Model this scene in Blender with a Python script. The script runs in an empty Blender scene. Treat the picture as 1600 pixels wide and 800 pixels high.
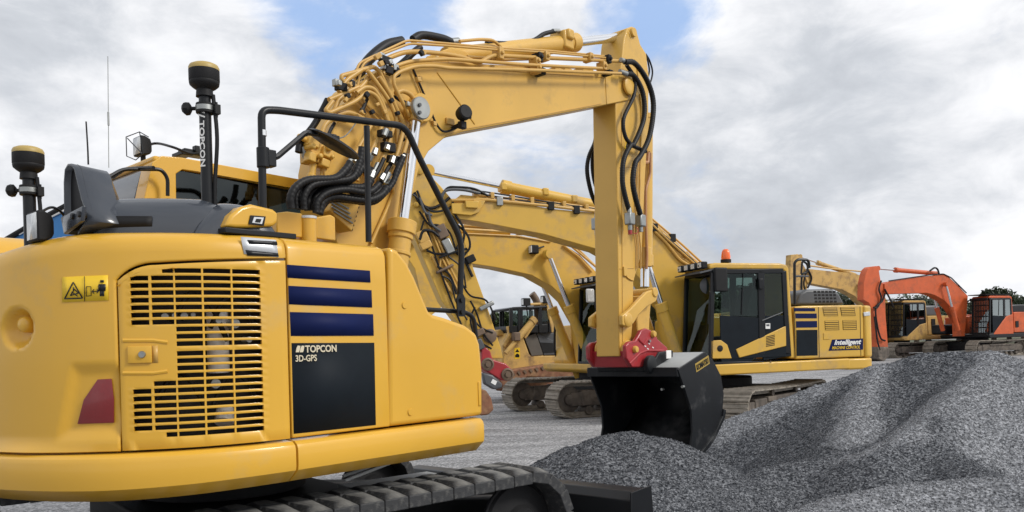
import bpy, math, random
import numpy as np
from mathutils import Vector, Matrix
R = math.radians
random.seed(7)
SC = bpy.context.scene
COL = SC.collection

# ------------------------------------------------------------------ camera
F_, PX, PY, TH, HC = 1250.0, 800.0, 540.0, R(1.6), 1.6
cam_d = bpy.data.cameras.new('camera'); cam = bpy.data.objects.new('camera', cam_d); COL.objects.link(cam)
cam.location = (0, 0, HC)
cam.matrix_world = Matrix.Translation((0, 0, HC)) @ Matrix.Rotation(R(90), 4, 'X') @ Matrix.Rotation(-TH, 4, 'Z')
cam_d.sensor_width = 36; cam_d.lens = 36 * F_ / 1600
cam_d.shift_y = (PY - 400) / 1600
cam_d.clip_end = 3000; cam_d.clip_start = 0.05
SC.camera = cam

# ------------------------------------------------------------------ world
SUN_EL, SUN_AZ = 38.0, 112.0        # azimuth measured clockwise from +Y
W = bpy.data.worlds.new('World'); SC.world = W; W.use_nodes = True
nt = W.node_tree; nt.nodes.clear()
def N(t, **k):
    n = nt.nodes.new(t)
    for a, b in k.items(): setattr(n, a, b)
    return n
def L(a, b): nt.links.new(a, b)
def M_(op, a, b=None, c=None):
    n = nt.nodes.new('ShaderNodeMath'); n.operation = op
    for i, v in enumerate((a, b, c)):
        if v is None: continue
        if isinstance(v, (int, float)): n.inputs[i].default_value = v
        else: nt.links.new(v, n.inputs[i])
    return n.outputs[0]
out = N('ShaderNodeOutputWorld'); bg = N('ShaderNodeBackground'); L(bg.outputs[0], out.inputs[0])
sky = N('ShaderNodeTexSky', sky_type='NISHITA', sun_disc=False)
sky.sun_elevation = R(SUN_EL); sky.sun_rotation = R(SUN_AZ); sky.air_density = 1.0; sky.dust_density = 1.5
tc = N('ShaderNodeTexCoord'); sp = N('ShaderNodeSeparateXYZ'); L(tc.outputs['Generated'], sp.inputs[0])
cb = N('ShaderNodeCombineXYZ'); L(sp.outputs[0], cb.inputs[0]); L(sp.outputs[1], cb.inputs[1]); L(M_('MULTIPLY', sp.outputs[2], 1.9), cb.inputs[2])
def noise(vec, scale, det, rough, off=0.0, dist=0.0):
    mp = N('ShaderNodeMapping'); mp.inputs['Location'].default_value = (off, off * .7, off * .3); L(vec, mp.inputs[0])
    n = N('ShaderNodeTexNoise'); n.inputs['Scale'].default_value = scale; n.inputs['Detail'].default_value = det
    n.inputs['Roughness'].default_value = rough; n.inputs['Distortion'].default_value = dist
    L(mp.outputs[0], n.inputs['Vector']); return n.outputs['Fac']
n1 = noise(cb.outputs[0], 3.4, 10, .58, 3.1, .35)
n2 = noise(cb.outputs[0], 2.3, 8, .5, 11.4, .2)
n3 = noise(cb.outputs[0], 9.0, 8, .6, 21.0, .3)
def lobe(px, py, w, amp):            # an opening of blue in the cloud deck round one direction of the sky
    a, b = px - PX, PY - py
    v = Vector(((math.cos(TH)*a + math.sin(TH)*b) / F_, 1, (-math.sin(TH)*a + math.cos(TH)*b) / F_)).normalized()
    d = N('ShaderNodeVectorMath', operation='DISTANCE'); L(tc.outputs['Generated'], d.inputs[0]); d.inputs[1].default_value = v
    mr = N('ShaderNodeMapRange', interpolation_type='SMOOTHSTEP'); L(d.outputs['Value'], mr.inputs[0])
    mr.inputs[1].default_value = 0; mr.inputs[2].default_value = w; mr.inputs[3].default_value = amp; mr.inputs[4].default_value = 0
    return mr.outputs[0]
hole = M_('SUBTRACT', lobe(600, 20, .24, .72), .14)
for a in ((470, 60, .16, .2), (690, 30, .10, .2), (985, 10, .15, .74), (1095, 45, .11, .34)):
    hole = M_('ADD', hole, lobe(*a))
hole = M_('SUBTRACT', hole, lobe(815, 20, .10, .5))
hole = M_('ADD', hole, M_('MULTIPLY', M_('SUBTRACT', n1, .5), 2.1))
hole = M_('ADD', hole, M_('MULTIPLY', M_('SUBTRACT', n3, .5), .6))
mask = N('ShaderNodeMapRange', interpolation_type='SMOOTHSTEP'); L(hole, mask.inputs[0])
for i, v in ((1, .15), (2, .62), (3, 0), (4, .95)): mask.inputs[i].default_value = v
# cloud brightness: soft grey bellies and bright tops
dark = M_('ADD', M_('MULTIPLY', M_('SUBTRACT', n2, .5), 2.9), M_('MULTIPLY', M_('SUBTRACT', n3, .5), 1.7))
for a in ((1260, 250, .25, .28), (1480, 300, .25, .12), (60, 0, .25, .32), (1450, 60, .2, -.2), (1180, 150, .12, -.15)):
    dark = M_('ADD', dark, lobe(*a))
dark = M_('SUBTRACT', dark, lobe(500, 200, .35, .35)); dark = M_('SUBTRACT', dark, lobe(830, 120, .2, .35))
cr = N('ShaderNodeValToRGB'); L(M_('ADD', M_('MULTIPLY', dark, .62), .47), cr.inputs[0])
e = cr.color_ramp.elements
e[0].position = 0; e[0].color = (11.8, 11.9, 12.0, 1); e[1].position = 1; e[1].color = (4.9, 5.2, 5.7, 1)
m = e.new(.35); m.color = (9.4, 9.5, 9.8, 1)
m = e.new(.65); m.color = (6.6, 6.9, 7.4, 1)
blue = N('ShaderNodeMix', data_type='RGBA'); blue.inputs[0].default_value = .75
L(sky.outputs[0], blue.inputs[6]); blue.inputs[7].default_value = (4.5, 6.6, 10.6, 1)
mix = N('ShaderNodeMix', data_type='RGBA'); L(mask.outputs[0], mix.inputs[0])
L(cr.outputs[0], mix.inputs[6]); L(blue.outputs[2], mix.inputs[7])
L(mix.outputs[2], bg.inputs[0]); bg.inputs[1].default_value = .1

sun_d = bpy.data.lights.new('sun', 'SUN'); sun = bpy.data.objects.new('sun', sun_d); COL.objects.link(sun)
sun_d.energy = 2.3; sun_d.angle = R(15); sun_d.color = (1, .96, .9)
sv = Vector((math.sin(R(SUN_AZ)) * math.cos(R(SUN_EL)), math.cos(R(SUN_AZ)) * math.cos(R(SUN_EL)), math.sin(R(SUN_EL))))
sun.rotation_euler = sv.to_track_quat('Z', 'Y').to_euler()
VS = SC.view_settings; VS.view_transform = 'Standard'; VS.look = 'None'; VS.gamma = 1; VS.exposure = 0; VS.use_curve_mapping = False
SC.cycles.max_bounces = 6; SC.cycles.transparent_max_bounces = 12

# ------------------------------------------------------------------ pixel <-> place helpers (metres)
def ray(px, py):
    a, b = px - PX, PY - py
    return ((math.cos(TH)*a + math.sin(TH)*b) / F_, 1.0, (-math.sin(TH)*a + math.cos(TH)*b) / F_)
def at(px, py, Y):
    r = ray(px, py); return (r[0]*Y, Y, HC + r[2]*Y)
def proj(X, Y, Z):
    a = F_*X/Y; b = F_*(Z-HC)/Y
    return PX + math.cos(TH)*a - math.sin(TH)*b, PY - (math.sin(TH)*a + math.cos(TH)*b)
class Frame:
    def __init__(s, x, y, deg, z=0.0):
        s.x, s.y, s.z, s.deg = x, y, z, deg; s.c, s.s = math.cos(R(deg)), math.sin(R(deg))
    def loc(s, X, Y): dx, dy = X - s.x, Y - s.y; return (s.c*dx + s.s*dy, -s.s*dx + s.c*dy)
    def P(s, px, py, y):
        r = ray(px, py); o = -(-s.s*s.x + s.c*s.y); d = -s.s*r[0] + s.c*r[1]; t = (y - o) / d
        l = s.loc(r[0]*t, t); return (l[0], y, HC + r[2]*t - s.z)
    def PX(s, px, py, x):
        r = ray(px, py); o = -(s.c*s.x + s.s*s.y); d = s.c*r[0] + s.s*r[1]; t = (x - o) / d
        l = s.loc(r[0]*t, t); return (x, l[1], HC + r[2]*t - s.z)
    def xz(s, pts, y, cv=None):
        o = []
        for p in pts:
            if cv: p = cv(*p)
            q = s.P(p[0], p[1], y); o.append((q[0], q[2]))
        return o
    def w(s, x, y, z): return (s.x + s.c*x - s.s*y, s.y + s.s*x + s.c*y, z + s.z)
def crop(ox, oy, k): return lambda x, y: (ox + x*k, oy + y*k)

# ------------------------------------------------------------------ materials
def mat(name, col, rough=.5, metal=0.0, var=.12, vscale=3.0, coat=0.0, bump=0.0, bscale=60.0, dirt=None, dscale=4.0, dlo=.55, dhi=.75, spec=.5):
    m = bpy.data.materials.new(name); m.use_nodes = True; t = m.node_tree
    b = t.nodes['Principled BSDF']; b.inputs['Roughness'].default_value = rough; b.inputs['Metallic'].default_value = metal
    b.inputs['Coat Weight'].default_value = coat; b.inputs['Coat Roughness'].default_value = .08; b.inputs['Specular IOR Level'].default_value = spec
    tc = t.nodes.new('ShaderNodeTexCoord')
    n = t.nodes.new('ShaderNodeTexNoise'); n.inputs['Scale'].default_value = vscale; n.inputs['Detail'].default_value = 6
    t.links.new(tc.outputs['Object'], n.inputs['Vector'])
    r = t.nodes.new('ShaderNodeValToRGB'); t.links.new(n.outputs['Fac'], r.inputs[0])
    r.color_ramp.elements[0].position = .3; r.color_ramp.elements[1].position = .7
    r.color_ramp.elements[0].color = tuple(c*(1-var) for c in col) + (1,)
    r.color_ramp.elements[1].color = tuple(min(1, c*(1+var)) for c in col) + (1,)
    last = r.outputs[0]
    if dirt:
        n2 = t.nodes.new('ShaderNodeTexNoise'); n2.inputs['Scale'].default_value = dscale; n2.inputs['Detail'].default_value = 9; n2.inputs['Roughness'].default_value = .65
        t.links.new(tc.outputs['Object'], n2.inputs['Vector'])
        mr = t.nodes.new('ShaderNodeMapRange'); t.links.new(n2.outputs['Fac'], mr.inputs[0])
        mr.inputs[1].default_value = dlo; mr.inputs[2].default_value = dhi
        mx = t.nodes.new('ShaderNodeMix'); mx.data_type = 'RGBA'
        t.links.new(mr.outputs[0], mx.inputs[0]); t.links.new(last, mx.inputs[6]); mx.inputs[7].default_value = dirt + (1,)
        last = mx.outputs[2]
        rr = t.nodes.new('ShaderNodeMapRange'); t.links.new(mr.outputs[0], rr.inputs[0]); rr.inputs[3].default_value = rough; rr.inputs[4].default_value = .8
        t.links.new(rr.outputs[0], b.inputs['Roughness'])
    t.links.new(last, b.inputs['Base Color'])
    if bump:
        n3 = t.nodes.new('ShaderNodeTexNoise'); n3.inputs['Scale'].default_value = bscale; n3.inputs['Detail'].default_value = 4
        t.links.new(tc.outputs['Object'], n3.inputs['Vector'])
        bp = t.nodes.new('ShaderNodeBump'); bp.inputs['Strength'].default_value = bump; bp.inputs['Distance'].default_value = .01
        t.links.new(n3.outputs['Fac'], bp.inputs['Height']); t.links.new(bp.outputs[0], b.inputs['Normal'])
    return m
Y1 = mat('yellow_paint', (.67, .372, .032), .36, var=.05, vscale=1.3, coat=.35, dirt=(.50, .34, .13), dscale=2.2, dlo=.56, dhi=.85)
Y2 = mat('boom_yellow', (.64, .38, .07), .42, var=.07, vscale=1.6, coat=.10, bump=.06, bscale=25, dirt=(.44, .28, .09), dscale=3.5, dlo=.56, dhi=.8)
Y3 = mat('pipe_yellow', (.56, .33, .08), .4, var=.08, vscale=5)
YB = mat('dusty_yellow', (.64, .385, .055), .45, var=.06, vscale=1.1, coat=.1, dirt=(.36, .25, .13), dscale=2.6, dlo=.5, dhi=.8)
YW = mat('worn_yellow', (.55, .345, .10), .55, var=.08, dirt=(.20, .12, .065), dscale=3.1, dlo=.48, dhi=.72, vscale=2)
BLK = mat('black_paint', (.010, .011, .013), .36, spec=.3, var=.2, bump=.03, bscale=80)
MBL = mat('matt_black', (.012, .012, .013), .6, spec=.25, var=.25, bump=.08, bscale=90)
RUB = mat('hose_rubber', (.009, .009, .010), .5, spec=.3, var=.2)
CHG = mat('charcoal_cover', (.040, .047, .060), .26, spec=.5, coat=.35, var=.08, vscale=1.5)
GRY = mat('dark_grey_panel', (.075, .08, .088), .45, var=.1)
NAV = mat('navy_stripe', (.004, .010, .062), .6, spec=.15, var=.1)
PAN = mat('graphite_panel', (.010, .014, .019), .6, spec=.12, var=.12, vscale=5)
CHR = mat('chrome_rod', (.82, .83, .85), .12, metal=1, var=.03)
STL = mat('zinc_steel', (.34, .35, .34), .42, metal=.9, var=.12, vscale=12)
SLV = mat('silver_foil', (.66, .68, .7), .35, metal=.4, var=.05)
WHT = mat('white_ink', (.78, .78, .76), .5, var=.03)
DWH = mat('pale_letters', (.62, .55, .40), .55, var=.05)
RED = mat('red_paint', (.36, .022, .028), .38, coat=.2, var=.12, vscale=6, dirt=(.16, .05, .04), dscale=6, dlo=.55, dhi=.8)
REF = mat('reflector_red', (.19, .012, .014), .28, var=.06, vscale=80, coat=.4)
ORG = mat('orange_paint', (.56, .098, .022), .5, var=.1, dirt=(.22, .075, .04), dscale=2.6, dlo=.5, dhi=.78)
LAMPO = mat('amber_lens', (.85, .14, .015), .2, var=.05, coat=.5)
LENS = mat('lamp_lens', (.55, .57, .58), .15, var=.15, vscale=40, coat=.5)
DGO = mat('gold_decal', (.40, .27, .05), .5, var=.06)
DEC = mat('decal_yellow', (.80, .52, .02), .45, var=.03)
TRK = mat('track_steel', (.22, .195, .16), .55, metal=.25, var=.3, vscale=9, bump=.2, bscale=30, dirt=(.36, .32, .27), dscale=6, dlo=.4, dhi=.7)
TRD = mat('track_frame_dirt', (.085, .07, .058), .75, var=.35, vscale=6, bump=.25, bscale=25, dirt=(.20, .165, .13), dscale=4, dlo=.45, dhi=.75)
RST = mat('rusty_steel', (.20, .085, .045), .75, var=.3, vscale=7, bump=.2, dirt=(.34, .20, .10), dscale=5, dlo=.45, dhi=.7)
PADM = mat('pad_rubber', (.026, .027, .029), .65, var=.2, vscale=20, bump=.3, bscale=70, dirt=(.16, .155, .145), dscale=30, dlo=.5, dhi=.9)
def dusty(m, col, lo, hi, amt):           # dust lying on the faces that look up
    t = m.node_tree; b = t.nodes['Principled BSDF']; src = b.inputs['Base Color'].links[0].from_socket
    g = t.nodes.new('ShaderNodeNewGeometry'); x = t.nodes.new('ShaderNodeSeparateXYZ'); t.links.new(g.outputs['Normal'], x.inputs[0])
    tc = t.nodes.new('ShaderNodeTexCoord'); n = t.nodes.new('ShaderNodeTexNoise'); n.inputs['Scale'].default_value = 9; n.inputs['Detail'].default_value = 7; t.links.new(tc.outputs['Object'], n.inputs['Vector'])
    a = t.nodes.new('ShaderNodeMath'); a.operation = 'MULTIPLY_ADD'; t.links.new(n.outputs['Fac'], a.inputs[0]); a.inputs[1].default_value = .8; t.links.new(x.outputs[2], a.inputs[2])
    mr = t.nodes.new('ShaderNodeMapRange'); t.links.new(a.outputs[0], mr.inputs[0]); mr.inputs[1].default_value = lo; mr.inputs[2].default_value = hi; mr.inputs[4].default_value = amt
    k = t.nodes.new('ShaderNodeMix'); k.data_type = 'RGBA'; t.links.new(mr.outputs[0], k.inputs[0]); t.links.new(src, k.inputs[6]); k.inputs[7].default_value = col + (1,)
    t.links.new(k.outputs[2], b.inputs['Base Color']); return m
dusty(PADM, (.36, .355, .33), 1.25, 1.6, .7)
BUK = mat('bucket_black', (.008, .0095, .012), .5, spec=.3, var=.2, vscale=3, dirt=(.09, .09, .09), dscale=3, dlo=.55, dhi=.85)
dusty(BUK, (.20, .20, .20), 1.0, 1.7, .4)
BKG = mat('bucket_dust', (.30, .31, .31), .5, var=.12, metal=.1)
BLU = mat('blue_paint', (.03, .16, .40), .4, var=.08)
BRN = mat('exhaust_rust', (.16, .11, .075), .6, var=.25, metal=.2)
SEAT = mat('seat_fabric', (.03, .03, .032), .85)
INR = mat('engine_dark', (.03, .028, .026), .6, var=.5, vscale=12)
TAN = mat('copper_pipe_paint', (.42, .20, .08), .45)
def glass(name, tint, mixf):
    m = bpy.data.materials.new(name); m.use_nodes = True; t = m.node_tree; t.nodes.clear()
    o = t.nodes.new('ShaderNodeOutputMaterial'); a = t.nodes.new('ShaderNodeBsdfTransparent'); g = t.nodes.new('ShaderNodeBsdfGlossy')
    a.inputs[0].default_value = tint + (1,); g.inputs['Roughness'].default_value = .03; g.inputs[0].default_value = (.6, .66, .66, 1)
    ge = t.nodes.new('ShaderNodeNewGeometry'); dt = t.nodes.new('ShaderNodeVectorMath'); dt.operation = 'DOT_PRODUCT'
    t.links.new(ge.outputs['Normal'], dt.inputs[0]); t.links.new(ge.outputs['Incoming'], dt.inputs[1])
    def mm(op, a_, b_=0.0):
        q = t.nodes.new('ShaderNodeMath'); q.operation = op; t.links.new(a_, q.inputs[0]); q.inputs[1].default_value = b_; return q.outputs[0]
    f5 = mm('POWER', mm('SUBTRACT', mm('MULTIPLY', mm('ABSOLUTE', dt.outputs['Value']), -1.0), -1.0), 5.0)
    ad = t.nodes.new('ShaderNodeMath'); t.links.new(mm('MULTIPLY', f5, .95), ad.inputs[0]); ad.inputs[1].default_value = .045 + mixf
    x = t.nodes.new('ShaderNodeMixShader'); t.links.new(ad.outputs[0], x.inputs[0]); t.links.new(a.outputs[0], x.inputs[1]); t.links.new(g.outputs[0], x.inputs[2])
    t.links.new(x.outputs[0], o.inputs[0]); return m
GLS = glass('cab_glass', (.60, .68, .65), .0)
GLR = glass('sky_reflecting_glass', (.35, .4, .4), .38)
GLW = glass('tinted_windscreen', (.30, .37, .34), .0)
GLD = glass('dark_glass', (.16, .19, .19), .05)

# ------------------------------------------------------------------ mesh builder
def catmull(pts, n=6):
    P = [Vector(p) for p in pts]
    if len(P) < 3: return P
    P = [P[0]*2 - P[1]] + P + [P[-1]*2 - P[-2]]; o = []
    for i in range(1, len(P)-2):
        a, b, c, d = P[i-1:i+3]
        for k in range(n):
            t = k / n
            o.append(.5*((2*b) + (c-a)*t + (2*a-5*b+4*c-d)*t*t + (3*b-a-3*c+d)*t**3))
    o.append(P[-2]); return o
def rounded(pts, r=.05, n=4):            # polyline with its corners turned into short arcs
    P = [Vector(p) for p in pts]; o = [P[0]]
    for i in range(1, len(P)-1):
        a, b, c = P[i-1:i+2]; u = a-b; v = c-b; k = min(r, u.length*.45, v.length*.45)
        if k < 1e-5: o.append(b); continue
        p, q = b + u.normalized()*k, b + v.normalized()*k
        for j in range(n+1):
            t = j/n; o.append((1-t)**2*p + 2*t*(1-t)*b + t*t*q)
    o.append(P[-1]); return o
class MB:
    def __init__(s): s.v = []; s.f = []
    def add(s, v, f):
        k = len(s.v); s.v += [tuple(p) for p in v]; s.f += [tuple(i+k for i in q) for q in f]; return s
    def box(s, c, d, rot=None):
        h = [x/2 for x in d]; v = [Vector((a*h[0], b*h[1], e*h[2])) for a in (-1, 1) for b in (-1, 1) for e in (-1, 1)]
        if rot: 
            from mathutils import Euler
            m = Euler([R(a) for a in rot]).to_matrix(); v = [m @ p for p in v]
        v = [p + Vector(c) for p in v]
        return s.add(v, [(0,1,3,2), (4,6,7,5), (0,4,5,1), (2,3,7,6), (0,2,6,4), (1,5,7,3)])
    def bar(s, p, q, w, h=None, up=(0, 0, 1)):
        p, q = Vector(p), Vector(q); h = h or w; t = (q-p).normalized(); a = t.cross(Vector(up))
        if a.length < 1e-4: a = t.cross(Vector((1, 0, 0)))
        a.normalize(); b = a.cross(t)
        v = [c + a*(i*w/2) + b*(j*h/2) for c in (p, q) for i, j in ((-1,-1), (1,-1), (1,1), (-1,1))]
        return s.add(v, [(0,3,2,1), (4,5,6,7), (0,1,5,4), (1,2,6,5), (2,3,7,6), (3,0,4,7)])
    def cyl(s, p, q, r0, r1=None, n=20):
        return s.tube([p, q], r0, n, r1=r1)
    def tube(s, pts, r, n=10, caps=True, r1=None):
        P = [Vector(p) for p in pts]; P = [p for i, p in enumerate(P) if i == 0 or (p - P[i-1]).length > 1e-6]
        if len(P) < 2: return s
        t0 = (P[1]-P[0]).normalized(); a = t0.orthogonal().normalized(); v = []; rr = r
        for i, p in enumerate(P):
            t = (P[min(i+1, len(P)-1)] - P[max(i-1, 0)]).normalized()
            a = (a - t*a.dot(t)); a = a.normalized() if a.length > 1e-6 else t.orthogonal().normalized(); b = t.cross(a)
            rr = (r if r1 is None else r + (r1-r)*i/(len(P)-1)) if not callable(r) else r(i)
            v += [p + (a*math.cos(2*math.pi*k/n) + b*math.sin(2*math.pi*k/n))*rr for k in range(n)]
        f = [(i*n+k, i*n+(k+1) % n, (i+1)*n+(k+1) % n, (i+1)*n+k) for i in range(len(P)-1) for k in range(n)]
        if caps: f += [tuple(range(n))[::-1], tuple((len(P)-1)*n+k for k in range(n))]
        return s.add(v, f)
    def lathe(s, c, prof, axis=(0, 0, 1), n=28):
        t = Vector(axis).normalized(); a = t.orthogonal().normalized(); b = t.cross(a); c = Vector(c); v = []
        for r, h in prof: v += [c + t*h + (a*math.cos(2*math.pi*k/n) + b*math.sin(2*math.pi*k/n))*r for k in range(n)]
        f = [(i*n+k, i*n+(k+1) % n, (i+1)*n+(k+1) % n, (i+1)*n+k) for i in range(len(prof)-1) for k in range(n)]
        f += [tuple(range(n))[::-1], tuple((len(prof)-1)*n+k for k in range(n))]
        return s.add(v, f)
    def prism(s, poly, y0, y1):
        ar = sum(poly[i][0]*poly[(i+1) % len(poly)][1] - poly[(i+1) % len(poly)][0]*poly[i][1] for i in range(len(poly)))
        if ar < 0: poly = poly[::-1]
        if y0 > y1: y0, y1 = y1, y0
        n = len(poly); v = [(x, y0, z) for x, z in poly] + [(x, y1, z) for x, z in poly]
        f = [tuple(range(n)), tuple(range(n, 2*n))[::-1]] + [((i+1) % n, i, i+n, (i+1) % n + n) for i in range(n)]
        return s.add(v, f)
    def prismx(s, poly, x0, x1):        # polygon in (y,z)
        n = len(poly); v = [(x0, y, z) for y, z in poly] + [(x1, y, z) for y, z in poly]
        return s.add(v, [tuple(range(n))[::-1], tuple(range(n, 2*n))] + [(i, (i+1) % n, (i+1) % n + n, i+n) for i in range(n)])
    def prismz(s, poly, z0, z1):        # polygon in (x,y)
        n = len(poly); v = [(x, y, z0) for x, y in poly] + [(x, y, z1) for x, y in poly]
        return s.add(v, [tuple(range(n))[::-1], tuple(range(n, 2*n))] + [(i, (i+1) % n, (i+1) % n + n, i+n) for i in range(n)])
    def build(s, name, mt, parent=None, bevel=0, ang=35, solid=0, seg=2, weld=0):
        me = bpy.data.meshes.new(name); me.from_pydata(s.v, [], s.f); me.update()
        import bmesh
        bm = bmesh.new(); bm.from_mesh(me); weld and bmesh.ops.remove_doubles(bm, verts=bm.verts, dist=weld); bmesh.ops.recalc_face_normals(bm, faces=bm.faces); bm.to_mesh(me); bm.free()
        me.materials.append(mt)
        me.polygons.foreach_set('use_smooth', [True]*len(me.polygons))
        me.set_sharp_from_angle(angle=R(ang))
        o = bpy.data.objects.new(name, me); COL.objects.link(o)
        if parent: o.parent = parent
        if solid:
            md = o.modifiers.new('thickness', 'SOLIDIFY'); md.thickness = solid; md.offset = -1
        if bevel:
            md = o.modifiers.new('bevel', 'BEVEL'); md.width = bevel; md.segments = seg; md.limit_method = 'ANGLE'; md.angle_limit = R(32); md.harden_normals = False
        return o
def empty(name, fr, label, cat, group=None):
    o = bpy.data.objects.new(name, None); COL.objects.link(o); o.location = (fr.x, fr.y, fr.z); o.rotation_euler = (0, 0, R(fr.deg))
    o.empty_display_size = .3; o['label'] = label; o['category'] = cat
    if group: o['group'] = group
    return o
def text(s, size, loc, rot, mt, parent, name='lettering', off=0.0, shear=0.0, ext=.0015, sx=1.0):
    c = bpy.data.curves.new('t', 'FONT'); c.body = s; c.size = size; c.offset = off; c.extrude = ext; c.shear = shear; c.resolution_u = 3
    tmp = bpy.data.objects.new('t', c); COL.objects.link(tmp); dg = bpy.context.evaluated_depsgraph_get()
    me = bpy.data.meshes.new_from_object(tmp.evaluated_get(dg)); bpy.data.objects.remove(tmp)
    me.materials.clear(); me.materials.append(mt)
    o = bpy.data.objects.new(name, me); COL.objects.link(o); o.parent = parent; o.location = loc; o.rotation_euler = [R(a) for a in rot]; o.scale = (sx, 1, 1)
    return o
def setlab(o, s): o['label'] = s; return o

def track_mesh(L_, r, w, n, y, pads=False, zc=None):
    """closed loop of shoes round two wheels whose centres stand L_/2 either side of 0"""
    mb = MB(); zc = zc or r; tot = 2*L_ + 2*math.pi*r
    for i in range(n):
        s = (i + .5) / n * tot
        if s < L_: p, t = (-L_/2 + s, zc + r), 0
        elif s < L_ + math.pi*r: a = (s-L_)/r; p, t = (L_/2 + r*math.sin(a), zc + r*math.cos(a)), -a
        elif s < 2*L_ + math.pi*r: p, t = (L_/2 - (s-L_-math.pi*r), zc - r), -math.pi
        else: a = (s-2*L_-math.pi*r)/r; p, t = (-L_/2 - r*math.sin(a), zc - r*math.cos(a)), -math.pi - a
        if s < L_: p = (p[0], p[1] - .02*math.sin(math.pi*s/L_))
        yield i, Vector((p[0], y, p[1])), t, tot/n
# ------------------------------------------------------------------ ground and gravel
def gravel_mat(name, c0, c1, scale, bump, big0=None, light=(.42, .43, .44), lo=.5, hi=.7, bscale=.5, det=6, st=(1, 1, 1), paleness=False):
    m = bpy.data.materials.new(name); m.use_nodes = True; t = m.node_tree; b = t.nodes['Principled BSDF']
    b.inputs['Roughness'].default_value = .85; b.inputs['Specular IOR Level'].default_value = .08
    tc = t.nodes.new('ShaderNodeTexCoord')
    v = t.nodes.new('ShaderNodeTexVoronoi'); v.inputs['Scale'].default_value = scale; v.inputs['Randomness'].default_value = 1
    t.links.new(tc.outputs['Object'], v.inputs['Vector'])
    sx = t.nodes.new('ShaderNodeSeparateColor'); t.links.new(v.outputs['Color'], sx.inputs[0])
    pw = t.nodes.new('ShaderNodeMath'); pw.operation = 'POWER'; pw.inputs[1].default_value = 1.8; t.links.new(sx.outputs[0], pw.inputs[0])
    mx = t.nodes.new('ShaderNodeMix'); mx.data_type = 'RGBA'; t.links.new(pw.outputs[0], mx.inputs[0])
    mx.inputs[6].default_value = c0 + (1,); mx.inputs[7].default_value = c1 + (1,)
    n = t.nodes.new('ShaderNodeTexNoise'); n.inputs['Scale'].default_value = bscale; n.inputs['Detail'].default_value = det; n.inputs['Roughness'].default_value = .6
    n.inputs['Distortion'].default_value = .6
    mp = t.nodes.new('ShaderNodeMapping'); mp.inputs['Scale'].default_value = st; mp.inputs['Rotation'].default_value = (0, 0, .25); t.links.new(tc.outputs['Object'], mp.inputs[0]); t.links.new(mp.outputs[0], n.inputs['Vector'])
    mr = t.nodes.new('ShaderNodeMapRange'); t.links.new(n.outputs['Fac'], mr.inputs[0]); mr.inputs[1].default_value = lo; mr.inputs[2].default_value = hi
    mr.inputs[4].default_value = .75
    if paleness:
        at_ = t.nodes.new('ShaderNodeAttribute'); at_.attribute_name = 'paleness'; ad = t.nodes.new('ShaderNodeMath'); ad.operation = 'MULTIPLY_ADD'
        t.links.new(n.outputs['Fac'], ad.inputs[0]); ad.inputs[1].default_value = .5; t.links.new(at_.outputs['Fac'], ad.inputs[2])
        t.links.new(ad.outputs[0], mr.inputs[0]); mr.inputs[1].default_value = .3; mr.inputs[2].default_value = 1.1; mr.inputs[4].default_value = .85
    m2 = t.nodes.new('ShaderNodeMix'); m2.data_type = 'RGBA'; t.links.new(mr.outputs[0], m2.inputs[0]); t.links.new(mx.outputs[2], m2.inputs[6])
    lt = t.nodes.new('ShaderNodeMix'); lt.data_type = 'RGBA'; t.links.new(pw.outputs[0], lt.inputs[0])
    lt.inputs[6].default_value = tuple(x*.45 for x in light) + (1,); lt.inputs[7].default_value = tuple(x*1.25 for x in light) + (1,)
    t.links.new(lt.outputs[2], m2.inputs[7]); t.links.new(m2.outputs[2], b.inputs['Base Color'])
    bp = t.nodes.new('ShaderNodeBump'); bp.inputs['Strength'].default_value = bump; bp.inputs['Distance'].default_value = .012
    t.links.new(sx.outputs[1], bp.inputs['Height']); t.links.new(bp.outputs[0], b.inputs['Normal'])
    return m
GRV = gravel_mat('dark_basalt_gravel', (.05, .054, .062), (.245, .254, .272), 62, 1.0, light=(.34, .35, .372), paleness=True, lo=.47, hi=.62, bscale=.38, det=3)
GRD = gravel_mat('crushed_stone_ground', (.15, .151, .155), (.40, .40, .41), 40, .7, light=(.52, .52, .53), lo=.42, hi=.6, bscale=.9, det=8, st=(.35, 2.2, 1))

def vnoise(X, Y, seed):
    rg = np.random.RandomState(seed); T = rg.rand(64, 64)
    xi = np.floor(X).astype(int); yi = np.floor(Y).astype(int); fx = X-xi; fy = Y-yi; fx = fx*fx*(3-2*fx); fy = fy*fy*(3-2*fy)
    g = lambda a, b: T[a % 64, b % 64]
    return (g(xi, yi)*(1-fx)+g(xi+1, yi)*fx)*(1-fy) + (g(xi, yi+1)*(1-fx)+g(xi+1, yi+1)*fx)*fy
def fbm(X, Y, f, o, seed):
    return sum((vnoise(X*f*2**k, Y*f*2**k, seed+k)-.5)*.5**k for k in range(o))
def ground_h(X, Y):
    rise = np.clip((Y-24)/16, 0, 1)*np.clip((X-6)/8, 0, 1)
    return .38*rise*rise*(3-2*rise) + .02*fbm(X, Y, .6, 3, 3)

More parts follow.
